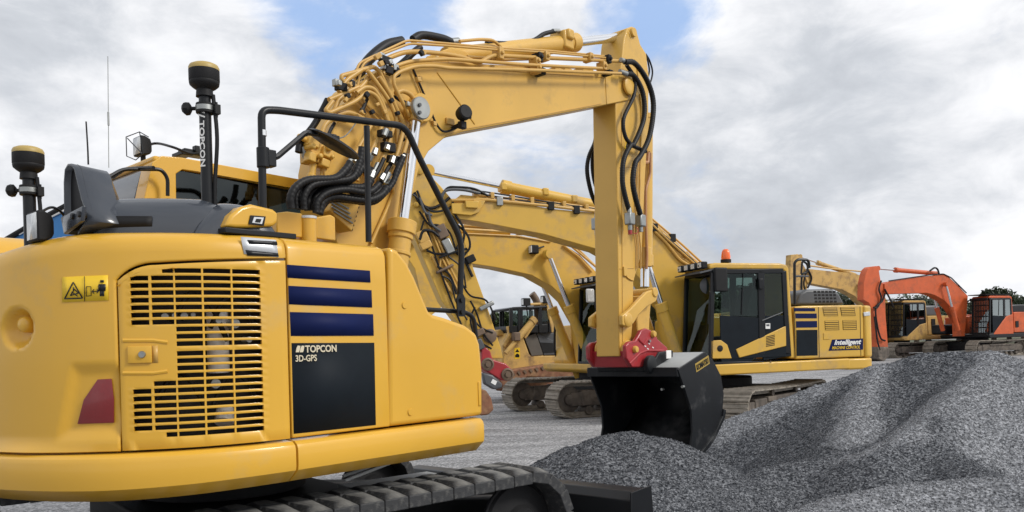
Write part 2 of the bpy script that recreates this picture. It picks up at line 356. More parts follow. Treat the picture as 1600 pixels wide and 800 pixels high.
def grid_obj(name, xs, ys, hf, mt):
    X, Y = np.meshgrid(xs, ys); Z = hf(X, Y); nx, ny = len(xs), len(ys)
    co = np.stack([X, Y, Z], -1).reshape(-1, 3).astype(np.float32)
    i = np.arange(nx*ny).reshape(ny, nx); q = np.stack([i[:-1, :-1], i[:-1, 1:], i[1:, 1:], i[1:, :-1]], -1).reshape(-1, 4)
    me = bpy.data.meshes.new(name); me.vertices.add(len(co)); me.vertices.foreach_set('co', co.ravel())
    me.loops.add(q.size); me.loops.foreach_set('vertex_index', q.ravel().astype(np.int32))
    me.polygons.add(len(q)); me.polygons.foreach_set('loop_start', np.arange(len(q), dtype=np.int32)*4); me.polygons.foreach_set('loop_total', np.full(len(q), 4, np.int32))
    me.update(); me.polygons.foreach_set('use_smooth', np.ones(len(q), bool)); me.materials.append(mt)
    o = bpy.data.objects.new(name, me); COL.objects.link(o); return o
xs = np.concatenate([[-1500, -500, -200, -90], np.arange(-50, 60, .5), [90, 200, 500, 1500]])
ys = np.concatenate([[-300, -80, -20], np.arange(-6, 60, .5), [80, 120, 250, 600, 2000]])
g = grid_obj('ground', xs, ys, ground_h, GRD); g['kind'] = 'structure'

fg = grid_obj('grass_field', np.array([-1500, -300, -60, 0, 30, 60, 300, 1500]), np.array([62, 90, 140, 400, 1990]), lambda X, Y: ground_h(X, Y)*0 + .40, mat('rough_grass', (.075, .08, .04), .9, var=.35, vscale=.3))
fg['kind'] = 'structure'
RIDGES = [  # crest lines of the heap: (px, py, distance)
 [(1085, 676, 10.6), (1130, 657, 10.6), (1280, 601, 10.4), (1370, 574, 10.2), (1440, 554, 10.0), (1500, 551, 9.8), (1550, 551, 9.6), (1610, 566, 9.2), (1700, 585, 8.8), (1850, 600, 8.4)],
 [(1200, 730, 8.0), (1330, 706, 8.2), (1450, 680, 8.4), (1560, 655, 8.8)],
 [(840, 728, 7.7), (900, 697, 7.75), (945, 679, 7.8), (985, 673, 7.8), (1040, 686, 7.6), (1085, 712, 7.4), (1150, 748, 7.1)],
 [(865, 722, 7.1), (930, 706, 7.05), (985, 712, 6.95), (1040, 735, 6.8), (1110, 775, 6.5), (1160, 800, 6.2)],
 [(1250, 800, 6.0), (1340, 772, 6.1), (1430, 755, 6.2), (1530, 748, 6.2), (1620, 741, 6.2), (1800, 740, 6.2)],
 [(1370, 573, 10.2), (1338, 632, 9.25), (1322, 684, 8.45)],
 [(1548, 551, 9.6), (1500, 605, 8.85), (1450, 652, 8.3), (1360, 705, 7.7)],
 [(1450, 678, 8.2), (1492, 715, 7.5), (1535, 745, 6.95)],
]
RW = [[at(*p) for p in rg] for rg in RIDGES]
SL = [.88, .62, .6, .6, .42, .68, .68, .62]
def heap_h(X, Y):
    hs = []
    for rg, sl in zip(RW, SL):
        best = np.full(X.shape, -9.0)
        for a, b in zip(rg[:-1], rg[1:]):
            dx, dy = b[0]-a[0], b[1]-a[1]; t = np.clip(((X-a[0])*dx + (Y-a[1])*dy)/(dx*dx+dy*dy), 0, 1)
            d = np.sqrt((X-a[0]-t*dx)**2 + (Y-a[1]-t*dy)**2 + .02) - .141
            best = np.maximum(best, a[2] + (b[2]-a[2])*t - sl*d)
        hs.append(best)
    k = 28.0; h = np.log(sum(np.exp(k*x) for x in hs) + np.exp(k*-.06))/k
    return h + .035*fbm(X, Y, 1.1, 4, 11) + .012*fbm(X, Y, 14, 2, 23) - .01
PALE_LINES = [([(1362,573,10.2), (1345,610,9.6), (1328,650,9.1), (1322,690,8.5)], .28), ([(1545,556,9.5), (1500,600,9.0), (1450,640,8.5), (1400,685,8.0), (1330,712,7.8)], .22),  # lines along which the gravel gets a paler colour, each with its width
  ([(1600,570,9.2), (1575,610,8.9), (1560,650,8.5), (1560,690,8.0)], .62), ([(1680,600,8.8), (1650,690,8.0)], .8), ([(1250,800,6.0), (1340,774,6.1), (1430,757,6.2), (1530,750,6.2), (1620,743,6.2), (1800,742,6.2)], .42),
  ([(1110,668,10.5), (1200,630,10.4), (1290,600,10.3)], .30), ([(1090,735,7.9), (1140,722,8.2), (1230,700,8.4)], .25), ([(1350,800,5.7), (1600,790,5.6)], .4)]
DW = [([at(*p) for p in l], w) for l, w in PALE_LINES]
def paleness_at(X, Y):
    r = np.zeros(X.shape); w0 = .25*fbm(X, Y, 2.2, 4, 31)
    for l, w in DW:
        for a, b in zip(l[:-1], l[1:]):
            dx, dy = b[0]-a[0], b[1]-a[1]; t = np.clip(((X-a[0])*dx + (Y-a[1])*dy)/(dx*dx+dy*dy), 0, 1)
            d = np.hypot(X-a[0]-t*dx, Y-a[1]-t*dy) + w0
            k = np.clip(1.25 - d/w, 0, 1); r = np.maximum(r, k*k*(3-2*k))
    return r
def add_paleness(o, X, Y):
    at_ = o.data.attributes.new('paleness', 'FLOAT', 'POINT'); at_.data.foreach_set('value', paleness_at(X, Y).astype(np.float32).ravel())
hp = grid_obj('gravel_heap', np.arange(-.6, 12, .022), np.arange(4.2, 13.4, .022), heap_h, GRV)
Xg, Yg = np.meshgrid(np.arange(-.6, 12, .022), np.arange(4.2, 13.4, .022)); add_paleness(hp, Xg, Yg)
hp['kind'] = 'stuff'; hp['label'] = 'dark grey crushed stone heaped in ridges in front of and right of the bucket'; hp['category'] = 'gravel'
# loose stones over the heap
rg = np.random.RandomState(5); n = 190000
yy = 4.3 + 8.2*rg.rand(n)**1.25; xx = -.55 + 9.5*rg.rand(n)
keep = (xx/yy < .72) & (xx/yy > -.08); xx, yy = xx[keep], yy[keep]; zz = heap_h(xx, yy)
keep = zz > .03; xx, yy, zz = xx[keep], yy[keep], zz[keep]; n = len(xx)
base = np.array([(1,0,0), (-1,0,0), (0,1,0), (0,-1,0), (0,0,1), (0,0,-1)], float)
tri = np.array([(0,2,4), (2,1,4), (1,3,4), (3,0,4), (2,0,5), (1,2,5), (3,1,5), (0,3,5)])
sz = .0055 + .0085*rg.rand(n)**2
V = base[None]*(.6+.7*rg.rand(n, 6, 1)) + .35*(rg.rand(n, 6, 3)-.5)
ang = rg.rand(n)*6.28; ca, sa = np.cos(ang), np.sin(ang); tl = rg.rand(n)*1.2; ct, st = np.cos(tl), np.sin(tl)
x, y, z = V[..., 0], V[..., 1], V[..., 2]
x, z = x*ct[:, None]-z*st[:, None], x*st[:, None]+z*ct[:, None]
x, y = x*ca[:, None]-y*sa[:, None], x*sa[:, None]+y*ca[:, None]
V = np.stack([x*sz[:, None]+xx[:, None], y*sz[:, None]+yy[:, None], z*sz[:, None]+zz[:, None]+.002], -1).reshape(-1, 3)
T = (tri[None] + (np.arange(n)*6)[:, None, None]).reshape(-1, 3)
me = bpy.data.meshes.new('loose_stones'); me.vertices.add(len(V)); me.vertices.foreach_set('co', V.astype(np.float32).ravel())
me.loops.add(T.size); me.loops.foreach_set('vertex_index', T.ravel().astype(np.int32)); me.polygons.add(len(T))
me.polygons.foreach_set('loop_start', np.arange(len(T), dtype=np.int32)*3); me.polygons.foreach_set('loop_total', np.full(len(T), 3, np.int32)); me.update()
me.polygons.foreach_set('use_smooth', np.zeros(len(T), bool))
me.materials.append(GRV); o = bpy.data.objects.new('loose_stones', me); COL.objects.link(o)
add_paleness(o, np.repeat(xx, 6), np.repeat(yy, 6)); o.parent = hp; o['kind'] = 'stuff'

# ------------------------------------------------------------------ trees on the far edge of the yard
LF = [mat('leaf_green', (.05, .075, .025), .6, var=.35, vscale=.8), mat('leaf_dark', (.032, .05, .022), .6, var=.35, vscale=.8)]
BARK = mat('bark', (.09, .07, .05), .9)
def tree(px, ytop, Y, wpx, label, k=0):
    X, _, zt = at(px, ytop, Y); gz = float(ground_h(np.array([X]), np.array([Y]))[0]); h = zt-gz; w = wpx*Y/F_/2*1.3
    fr = Frame(X, Y, random.uniform(0, 360), gz); t = empty('broadleaf_tree', fr, label, 'tree', 'trees along the far edge of the yard')
    m = MB(); m.tube([(0,0,0), (.1,0,h*.35), (0,.1,h*.6), (.1,0,h*.8)], .28, 8, r1=.08)
    for i in range(7):
        a = i*.9; m.tube([(0,0,h*(.3+.06*i)), (math.cos(a)*w*.4, math.sin(a)*w*.4, h*(.5+.05*i))], .1, 5, r1=.03)
    m.build('trunk', BARK, t)
    m = MB(); rg = random.Random(px)
    cl = [(rg.uniform(-.75,.75)*w, rg.uniform(-.6,.6)*w, h*rg.uniform(.4,.9), w*rg.uniform(.25,.48)) for _ in range(22)] + [(0, 0, h*.84, min(w*.42, h*.2)), (w*.3, 0, h*.78, w*.4), (-w*.35, 0, h*.72, w*.4)]
    for c in cl:
        for _ in range(170):
            d = Vector((rg.gauss(0,1), rg.gauss(0,1), rg.gauss(0,1))).normalized()*c[3]*rg.uniform(.45, 1.08)
            p = Vector(c[:3]) + Vector((d.x, d.y, d.z*.75)); s = rg.uniform(.10, .24)
            if p.z > h*1.01 or p.z < h*.08: continue
            a = Vector((rg.gauss(0,1), rg.gauss(0,1), rg.gauss(0,1))).normalized(); b = a.orthogonal().normalized()
            m.add([p-a*s, p+b*s*.6, p+a*s, p-b*s*.6], [(0,1,2,3)])
    m.build('crown', LF[k], t)
    return t
TREES = [(1525, 466, 90, 56, 'low bushy tree between the orange boom and the orange cab'), (1575, 458, 92, 52, 'bushy tree directly behind the rear of the orange cab'), (1455, 466, 92, 60, 'dark tree above the engine cover of the pale yellow digger'),
 (735, 488, 88, 46, 'round green tree in the gap left of the leaning arm of the digger'), (787, 484, 80, 44, 'green tree left of the bulldozer cab'),
 (818, 492, 92, 40, 'low tree top behind the bulldozer cab roof'),
 (1108, 405, 60, 42, 'tree tip showing above the row of cab roof lamps'), (1150, 440, 64, 60, 'tree behind the cab with the amber beacon'),
 (1300, 455, 78, 70, 'dark tree behind the grilled engine cover'), (1338, 460, 76, 48, 'dark tree under the far boom beside the orange arm'),
 (1430, 460, 84, 62, 'broad dark tree above the far cab with window guard'), (1478, 461, 86, 60, 'dark tree behind the orange boom foot'),
 (1551, 446, 90, 46, 'pointed dark tree rising over the orange cab roof'), (1597, 461, 88, 60, 'dark tree right of the orange cab at the picture edge'),
 (1640, 463, 88, 60, 'dark tree beyond the right edge of the picture'), (1395, 472, 90, 50, 'low tree behind the upright orange arm')]
for i, (px, yt, Y, w, lb) in enumerate(TREES): tree(px, yt, Y, w, lb, 0 if px < 900 else 1)
# ================================================================== the near excavator
A = Frame(-1.92, 5.275, 48)
TA = empty('compact_excavator', A, 'large yellow excavator in the foreground with round counterweight and arm reaching over the gravel', 'excavator')
# ---- plan outline of the house, from the right front corner round the tail to the left front corner
half = [(1.20,-1.23), (.6,-1.23), (0,-1.23), (-.2,-1.23), (-.32,-1.23), (-.52,-1.197), (-.72,-1.13), (-.9,-1.02), (-1.07,-.87), (-1.22,-.66), (-1.33,-.42), (-1.39,-.2), (-1.41,0)]
OP = catmull([(x, y, 0) for x, y in half + [(x, -y) for x, y in half[-2::-1]]], 8)
OL = [0.0]
for a, b in zip(OP[:-1], OP[1:]): OL.append(OL[-1] + (b-a).length)
def outl(s, off=0.0):
    s = max(0.0, min(s, OL[-1]-1e-4)); i = 0
    lo, hi = 0, len(OL)-2
    while lo < hi:
        m = (lo+hi+1)//2
        if OL[m] <= s: lo = m
        else: hi = m-1
    i = lo; k = (s-OL[i])/(OL[i+1]-OL[i]); p = OP[i].lerp(OP[i+1], k)
    q = OP[min(i+2, len(OP)-1)] - OP[max(i-1, 0)]; n = Vector((q.y, -q.x, 0)).normalized()
    if n.dot(p) < 0: n = -n
    return p.x + n.x*off, p.y + n.y*off
def surf(s, z, off=0.0): x, y = outl(s, off); return (x, y, z)
def onsurf(px, py, off=0.0):
    s, z = (1.5, 1.6) if off > -.1 else (1.9, 2.25)
    for it in range(90):
        e = .002; w0 = proj(*A.w(*surf(s, z, off))); ws = proj(*A.w(*surf(s+e, z, off))); wz = proj(*A.w(*surf(s, z+e, off)))
        a, c = (ws[0]-w0[0])/e, (ws[1]-w0[1])/e; b, d = (wz[0]-w0[0])/e, (wz[1]-w0[1])/e; dx, dy = px-w0[0], py-w0[1]
        det = a*d-b*c
        if abs(det) < 1e-9: break
        ds, dz = (dx*d-dy*b)/det, (a*dy-c*dx)/det; s += max(-.08, min(.08, ds)); z += max(-.05, min(.05, dz))
    return s, z
def sgrid(mb, ss, rows, keep=None, adj=None):
    """rows: (off, z) bottom to top; adj(s, i, off, z) may move a row"""
    k = len(mb.v); nr = len(rows)
    for s in ss:
        for i, (o, z) in enumerate(rows):
            if adj: o, z = adj(s, i, o, z)
            mb.v.append(surf(s, z, o))
    for a in range(len(ss)-1):
        for b in range(nr-1):
            if keep and not keep(a, b): continue
            mb.f.append((k+a*nr+b, k+a*nr+b+1, k+(a+1)*nr+b+1, k+(a+1)*nr+b))
    return mb
def rng(a, b, st=.05): n = max(1, int(math.ceil((b-a)/st))); return [a + (b-a)*i/n for i in range(n+1)]
def patch(name, c4, mt, off=.004, n=8, parent=TA, thick=.002, ref=0.0):
    q = [onsurf(px, py, ref) for px, py in c4]; mb = MB()      # corners: top-left, top-right, bottom-right, bottom-left
    for i in range(n+1):
        for j in (0, 1):
            u = i/n; a = q[0] if j == 0 else q[3]; b = q[1] if j == 0 else q[2]
            mb.v.append(surf(a[0]+(b[0]-a[0])*u, a[1]+(b[1]-a[1])*u, off+ref))
    for i in range(n): mb.f.append((2*i, 2*i+1, 2*i+3, 2*i+2))
    return mb.build(name, mt, parent, solid=thick)
sS = onsurf(452, 560)[0]; sD = onsurf(186, 560)[0]; sP = onsurf(608, 560)[0]; S_END = OL[-1]

# skirt below: counterweight foot and side sill, with a chamfered underside
SK = [(-.06,.905), (-.03,.91), (.045,.975), (.05,1.0), (.05,1.085), (.042,1.108), (.02,1.125), (-.05,1.13)]
def sk_adj(s, i, o, z):              # the tail's skirt dips toward its middle
    d = max(0.0, min(1.0, (s-sS)/1.0)); d = d*d*(3-2*d)
    return (o + .0*d, z - (.02*d if i < 3 else 0))
sgrid(MB(), rng(.05, sS-.006), SK).build('side_sill', Y1, TA, bevel=.012, solid=.05, seg=3)
cwt = sgrid(MB(), rng(sS+.006, S_END, .05), SK, adj=sk_adj).build('counterweight_foot', Y1, TA, bevel=.012, solid=.05, seg=3)
MB().prismz([outl(s, -.07) for s in rng(.02, S_END, .15)], .93, 1.12).build('deck', MBL, TA)
# counterweight above it, with a lifting recess and a reflector recess pressed in
dim = onsurf(26, 507); rf = onsurf(150, 628)
Zs = [1.14 + i*.0155 for i in range(64)]
UP = [(-.01, 1.135)] + [(0, z) for z in Zs] + [(-.004, 2.15), (-.014, 2.175), (-.035, 2.198), (-.07, 2.213), (-.13, 2.22), (-.3, 2.222)]
def cw_adj(s, i, o, z):
    x = math.hypot(s-dim[0], z-dim[1])
    if o > -.02 and x < .105: o -= .07*(1-(x/.105)**4)
    u, v = (s-rf[0]), (z-rf[1])
    w = max(abs(u + .25*v)/.17, abs(v)/.19)
    if o > -.02 and w < 1: o -= .022*min(1, (1-w)*3.5)
    if z < 1.22: o += .03*max(0, (1.22-z)/.08)**2*max(0, min(1, (s-sD-.1)/.4))
    return o, z
m = MB(); c = Vector(surf(dim[0]-.012, dim[1], -.07)); nx = Vector(surf(dim[0], dim[1], .1)) - Vector(surf(dim[0], dim[1], 0))
m.lathe(c, [(.042, 0), (.042, .03), (.036, .05), (.02, .058)], nx, 24); m.build('lifting_boss', Y1, TA, ang=50)
m = MB(); q = [onsurf(*p) for p in ((150,593), (172,592), (176,625), (176,661), (118,663), (128,625))]
cs = sum(a for a, _ in q)/6; cz = sum(b for _, b in q)/6
m.v = [surf(a, b, -.012) for a, b in q]; m.f = [(0,1,2,3,4,5)]; m.build('reflector', REF, TA, solid=.006, bevel=.002)
# the yellow lifting lug on top of the tail at the left edge
lug = MB(); pts = []
for i in range(13):
    a = math.pi*i/12; pts.append((A.PX(-2, 372, -1.0)[1] + .24*math.cos(a), 2.05 + (A.PX(5, 368, -1.0)[2]-2.05)*math.sin(a)))
lug.prismx(pts, -1.2, -.72).build('lifting_lug', Y1, TA, bevel=.05, seg=4)
# top band over the grille door
tz = onsurf(437, 400)[1]; zl = onsurf(187, 440)[1]; sk1 = onsurf(240, 412)[0]
def door_top(s):
    u = (s - sS)/(sD - sS); base = 2.085 + (onsurf_z250 - 2.085)*min(1, u/.78)
    return base if u < .78 else base - (base-zl)*((u-.78)/.22)**2.2
onsurf_z250 = onsurf(240, 414)[1]
sT = onsurf(100, 372)[0]
def cw2(s, i, o, z):
    o, z = cw_adj(s, i, o, z)
    if 1:
        k = max(0, min(1, (s-sT+.1)/.9)); z = 1.14 + (z-1.14)*(1 - .075*k*k*(3-2*k))
    return o, z
scw = rng(sD+.006, S_END, .016)
mc = sgrid(MB(), scw, UP, adj=cw2)
ci = max(i for i in range(len(UP)) if UP[i][1] <= 2.105) + 1; upr = UP[ci:]; zc_ = UP[ci][1]
dB = door_top(sD+.006) + .012; i0 = min(i for i in range(len(UP)) if UP[i][1] >= dB - .004); nB = ci - i0
def band(s, i, o, z):
    if i < nB:
        k = max(0, 1-(sD+.006-s)/.12); d = door_top(s) + .012 + (UP[i0][1]-dB)*k
        return (-.006*(1-k) if i == 0 else 0), d + (zc_-d)*i/nB
    return o, z
sgrid(mc, rng(sS+.006, sD+.006, .02), [(0, 2.0)]*nB + upr, adj=band)
mc.build('counterweight', Y1, TA, solid=.035, ang=60, weld=.0008)
# ---- grille door: solid sheet with slots punched through
cols = [(206,235), (239,274), (276.5,318), (321,364), (366.5,410)]
cs_ = [(onsurf(b, 560)[0], onsurf(a, 560)[0]) for a, b in cols]      # s grows to the left
rows = []; z = 1.197
for i in range(23):
    rows.append((z, z+.0235)); z += .0362 + (.012 if i in (11,) else 0)
zb = sorted({round(v, 4) for r in rows for v in r}); 
zz_ = [1.14] + zb + [rows[-1][1] + .03, 2.0]
zz_ = sorted(set([z for z in zz_ if z < 2.06])) + [2.07]
ssd = sorted(set([round(v, 4) for a, b in cs_ for v in (a, b)] + rng(sS+.008, cs_[-1][0], .04) + rng(cs_[0][1], sD-.004, .03)))
inner = []
for a, b in cs_: inner += rng(a, b, .03)[1:-1]
ssd = sorted(set(ssd + inner))
def rowin(zc):
    for i, (a, b) in enumerate(rows):
        if a < zc < b: return i
    return -1
def colin(sc):
    for j, (a, b) in enumerate(cs_):
        if a < sc < b: return j
    return -1
def keep(a, b):
    sc = (ssd[a]+ssd[a+1])/2; zc = (zz_[b]+zz_[b+1])/2; r, c = rowin(zc), colin(sc)
    if r < 0 or c < 0: return True
    if r == 0: return not (c >= 2 or (c == 1 and sc < sum(cs_[1])/2))
    if r == 22: return not (c >= 2 or (c == 1 and sc < (cs_[1][0]*.6+cs_[1][1]*.4)))
    lim = {0: (1, 6, 15, 21), 1: (1, 7, 15, 21)}.get(c)
    if lim is None: return False
    return not (lim[0] <= r <= lim[1] or lim[2] <= r <= lim[3])
def dr_adj(s, i, o, z):
    if i == len(zz_)-1: z = door_top(s)
    elif z > door_top(s)-.02: z = door_top(s) - .02 - .001*(len(zz_)-i)
    return o, z
door = sgrid(MB(), ssd, [(0, z) for z in zz_], keep=keep, adj=dr_adj).build('engine_door', Y1, TA, solid=.018, bevel=.003, seg=1, ang=30)
m = MB(); hs, hz = onsurf(219, 554); sgrid(m, rng(hs-.055, hs+.055, .03), [(.012, hz-.042), (.012, hz+.042)]); hd = m.build('door_handle', Y1, door, solid=.012, bevel=.003)
m = MB(); sgrid(m, rng(onsurf(247, 554)[0], onsurf(238, 554)[0], .03), [(.002, hz-.042), (.002, hz+.042)]).build('handle_recess', Y3, door, solid=.002)
p0 = Vector(surf(onsurf(223, 553)[0], hz, .012)); p1 = Vector(surf(onsurf(223, 553)[0], hz, .022)); MB().cyl(p0, p1, .018, .015, 20).build('lock', STL, door)
for py in (532, 583):              # pressed ridges above and below the handle
    m = MB(); q = [onsurf(px, py + (0 if px < 250 else (3 if py < 560 else -3)))for px in (192, 215, 240, 262)]; m.tube([surf(a, b, -.004) for a, b in q], .011, 8); m.build('pressed_ridge', Y1, door)
# engine parts seen through the slots
m = MB()
sgrid(m, rng(sS-.05, sD+.1, .05), [(-.32, 1.1), (-.32, 2.1)]); m.build('engine_bay_wall', INR, TA)
m = MB(); c = surf(onsurf(352, 520)[0], 1.3, -.2); m.cyl((c[0], c[1], 1.5), (c[0], c[1], 1.82), .055); m.build('oil_filter', WHT, TA); m = MB()
c = surf(onsurf(360, 640)[0], 1.3, -.16); m.cyl((c[0], c[1], 1.24), (c[0]+.03, c[1]+.03, 1.30), .05); m.build('oil_filter', WHT, TA)
m = MB()
for px, py, r in ((255, 494, .022), (270, 492, .014), (287, 493, .022), (302, 491, .014), (345, 500, .02), (372, 505, .03), (395, 530, .02), (340, 600, .03)):
    s, z = onsurf(px, py); c = Vector(surf(s, z, -.12)); d = Vector(surf(s, z, -.05)); m.cyl(c, d, r, r*.8, 12); m.build('engine_fitting', STL, TA); m = MB()
m = MB()
for k, (s0, z0) in enumerate((onsurf(x, y) for x, y in ((330, 470), (395, 480), (300, 600), (400, 600)))):
    m.tube(catmull([surf(s0-.1, z0-.2, -.12), surf(s0, z0, -.1), surf(s0+.1, z0+.05, -.14), surf(s0+.2, z0-.1, -.1)]), .014, 8); m.build('engine_hose', RUB, TA); m = MB()
# ---- flat side panel with stripes, and the stepped front box
m = MB(); sgrid(m, rng(sP+.004, sS-.006, .1), [(0, 1.14), (0, 1.5), (0, 2.0)] + UP[-6:]); sp_ = m.build('side_panel', Y1, TA, solid=.035, bevel=.010, seg=3)
fx = [A.P(px, py, -1.235)[::2] for px, py in ((608,384.5), (622,391), (637,410), (649,433), (661,462), (671,486), (677,491), (695,496), (728,508), (745,521), (751,538), (755,580), (755,649), (608,663))]
fx[-1] = (fx[-1][0], 1.14); fx[-2] = (fx[-2][0], 1.14)
MB().prism(fx, -1.235, -.60).build('front_tool_box', Y1, TA, bevel=.028, seg=4)
for px, py in ((632, 477), (641, 644)):
    p = A.P(px, py, -1.235); MB().cyl((p[0], -1.237, p[2]), (p[0], -1.2425, p[2]), .022, .019, 24).build('plug_cap', Y1, TA)
p = A.P(751, 615, -1.235); MB().box((p[0]-.015, -1.237, p[2]), (.02, .012, .16)).build('box_hinge', Y1, TA, bevel=.004)
def splate(name, c4, mt, off, parent):
    ps = [A.P(px, py, -1.23) for px, py in c4]; m = MB(); m.v = [(p[0], -1.23-off, p[2]) for p in ps]; m.f = [(0,1,2,3)]; return m.build(name, mt, parent, solid=.0015)
for c4 in ([(447.5,413.5), (577.5,423), (578.5,441.5), (448.5,434)], [(450,446.5), (580,453.5), (581,480.5), (451,475.5)], [(452.5,487.5), (582.5,491), (583.5,524.5), (454,525)]):
    splate('blue_stripe', c4, NAV, .0022, sp_)
splate('graphite_plate', [(455,536), (584.5,535.5), (587,664), (458.5,678)], PAN, .0022, sp_)
def ptext(s, px, py, h, mt, name='lettering', off=.006, parent=sp_, sx=1.0, sh=0.0, b=0.0):
    p = A.P(px, py, -1.23); return text(s, h, (p[0], -1.23-off, p[2]), (90, 0, 0), mt, parent, name, off=b, shear=sh, sx=sx)
ptext('TOPCON', 476, 550.5, .052, DWH, 'brand_lettering', sx=.93, b=.0014)
ptext('3D-GPS', 460.5, 565, .048, DWH, 'model_lettering', sx=.86, b=.0008)
m = MB()
for k in (0, 1):                     # twin slanted blob emblem
    p = A.P(461 + 6.3*k, 550.5, -1.23); x, z = p[0], p[2]
    m.prism([(x, z), (x+.020, z), (x+.025, z+.012), (x+.030, z+.034), (x+.014, z+.036), (x+.006, z+.022)], -1.234, -1.237)
m.build('brand_emblem', DWH, sp_)
# silver flash on the top corner
m = MB(); q = [onsurf(*p) for p in ((374,368), (388,376), (430,378), (435,401), (388,399), (379,390))]
patch('silver_flash', [(376,370), (431,375), (435,402), (381,397)], SLV, off=.003, n=6)
patch('flash_stripe', [(386,375), (432,377.5), (433,383), (389,381)], BLK, off=.0055, n=5)
patch('flash_stripe', [(383,391), (434,396), (435,401), (386,399.5)], BLK, off=.0055, n=5)
# warning decals
wd = patch('warning_decal', [(97.5,433), (169,430), (170,469.5), (97.5,472.5)], DEC, off=.003, n=8)
def line(mb, pts, w, off=.0062):
    q = [onsurf(*p) for p in pts]
    for a, b in zip(q[:-1], q[1:]):
        du, dv = b[0]-a[0], b[1]-a[1]; l = math.hypot(du, dv) or 1; nx_, nz_ = -dv/l*w/2, du/l*w/2
        k = len(mb.v); mb.v += [surf(a[0]+nx_, a[1]+nz_, off), surf(b[0]+nx_, b[1]+nz_, off), surf(b[0]-nx_, b[1]-nz_, off), surf(a[0]-nx_, a[1]-nz_, off)]; mb.f.append((k, k+1, k+2, k+3))
    return mb
m = MB(); line(m, [(115.5,441), (130,466), (102,467), (115.5,441)], .006); line(m, [(133,432), (133.5,471)], .003)
line(m, [(111,462), (124,458), (117,452), (111,462)], .005); line(m, [(113,456), (122,463)], .005); line(m, [(116,449), (116,455)], .006)
line(m, [(136,448), (143,448), (143.5,462), (136,463), (136,448)], .003); line(m, [(145,455.5), (155,455)], .004)
line(m, [(148,452), (145,455.5), (148,459)], .004); line(m, [(152,452), (155,455), (152,458)], .004)
m.build('warning_pictogram', BLK, wd, solid=.0008)
m = MB(); line(m, [(160.3,444), (160.3,455)], .034, .0064); line(m, [(158.6,455), (158.4,463)], .010); line(m, [(162,455), (162.2,463)], .010); line(m, [(155.8,446), (155.8,453.5)], .008); line(m, [(164.8,446), (164.8,453)], .008); line(m, [(160.3,437.8), (160.3,441.6)], .018)
m.build('figure_pictogram', BLK, wd, solid=.0008)

# ---- deck on top of the house
MB().prismz([outl(s, -.05) for s in rng(.92, S_END-.92, .12)], 2.12, 2.150).build('top_deck', Y1, TA)
# engine cover, charcoal, with intake duct
def dome(mb, x0, x1, y0, y1, z0, z1, taper=.12, n=10):
    prof = [(0, 0), (.0, .35), (.02, .6), (.06, .8), (.14, .93), (.26, .99), (.5, 1.0)]
    k0 = None
    cx_, cy_, hx, hy = (x0+x1)/2, (y0+y1)/2, (x1-x0)/2, (y1-y0)/2; rings = []
    for ins, h in prof:
        ax, ay = hx*(1-ins*.9) - taper*h*.5, hy*(1-ins*.9) - taper*h*.5; ring = []
        for k in range(40):
            a = 2*math.pi*k/40; ca, sa = math.cos(a), math.sin(a); e_ = .32
            ring.append((cx_ + ax*math.copysign(abs(ca)**e_, ca), cy_ + ay*math.copysign(abs(sa)**e_, sa), z0 + (z1-z0)*h))
        rings.append(ring)
    k = len(mb.v); mb.v += [p for r_ in rings for p in r_]
    for i in range(len(rings)-1):
        for j in range(40): mb.f.append((k+i*40+j, k+i*40+(j+1) % 40, k+(i+1)*40+(j+1) % 40, k+(i+1)*40+j))
    mb.f.append(tuple(k+(len(rings)-1)*40+j for j in range(40)))
    return mb
sh0 = 1.42; sh1 = onsurf(104, 372)[0]
HR = [(-.13, 2.16), (-.135, 2.24), (-.145, 2.31), (-.17, 2.365), (-.215, 2.405), (-.30, 2.428), (-.45, 2.435), (-.75, 2.43)]
def hd_adj(s, i, o, z):
    a = min(1, max(0, (s-sh0)/.42)); b = min(1, max(0, (sh1-s)/.10)); k = (1-(1-a)**2)**.5*.45 + a*.55; k2 = (1-(1-b)**2)**.5
    return o - .03*(1-k2), 2.16 + (z-2.16)*k*k2
hood = sgrid(MB(), rng(sh0, sh0+.4, .02) + rng(sh0+.4, sh1-.1, .05)[1:] + rng(sh1-.1, sh1, .008)[1:], HR, adj=hd_adj).build('engine_cover', CHG, TA, ang=60)
def bg_adj(s, i, o, z):
    u = abs((s-(sh0+.26))/.30); k = max(0, 1-u**3); return o, 2.16 + (z-2.16)*k*.93
sgrid(MB(), rng(sh0-.04, sh0+.56, .02), [(o+.035, z) for o, z in HR[:-1]], adj=bg_adj).build('cover_bulge', CHG, hood, ang=60)
patch('mesh_inlay', [(163,338), (238,338), (238,354), (162,357)], MBL, off=.004, ref=-.14, parent=hood)
patch('mesh_inlay', [(113,349), (150,340), (146,357), (107,362)], MBL, off=.004, ref=-.14, parent=hood)
MB().tube([surf(s, 2.205, -.125) for s in rng(sh0-.15, sh1, .06)], .012, 6).build('cover_seal', MBL, hood)
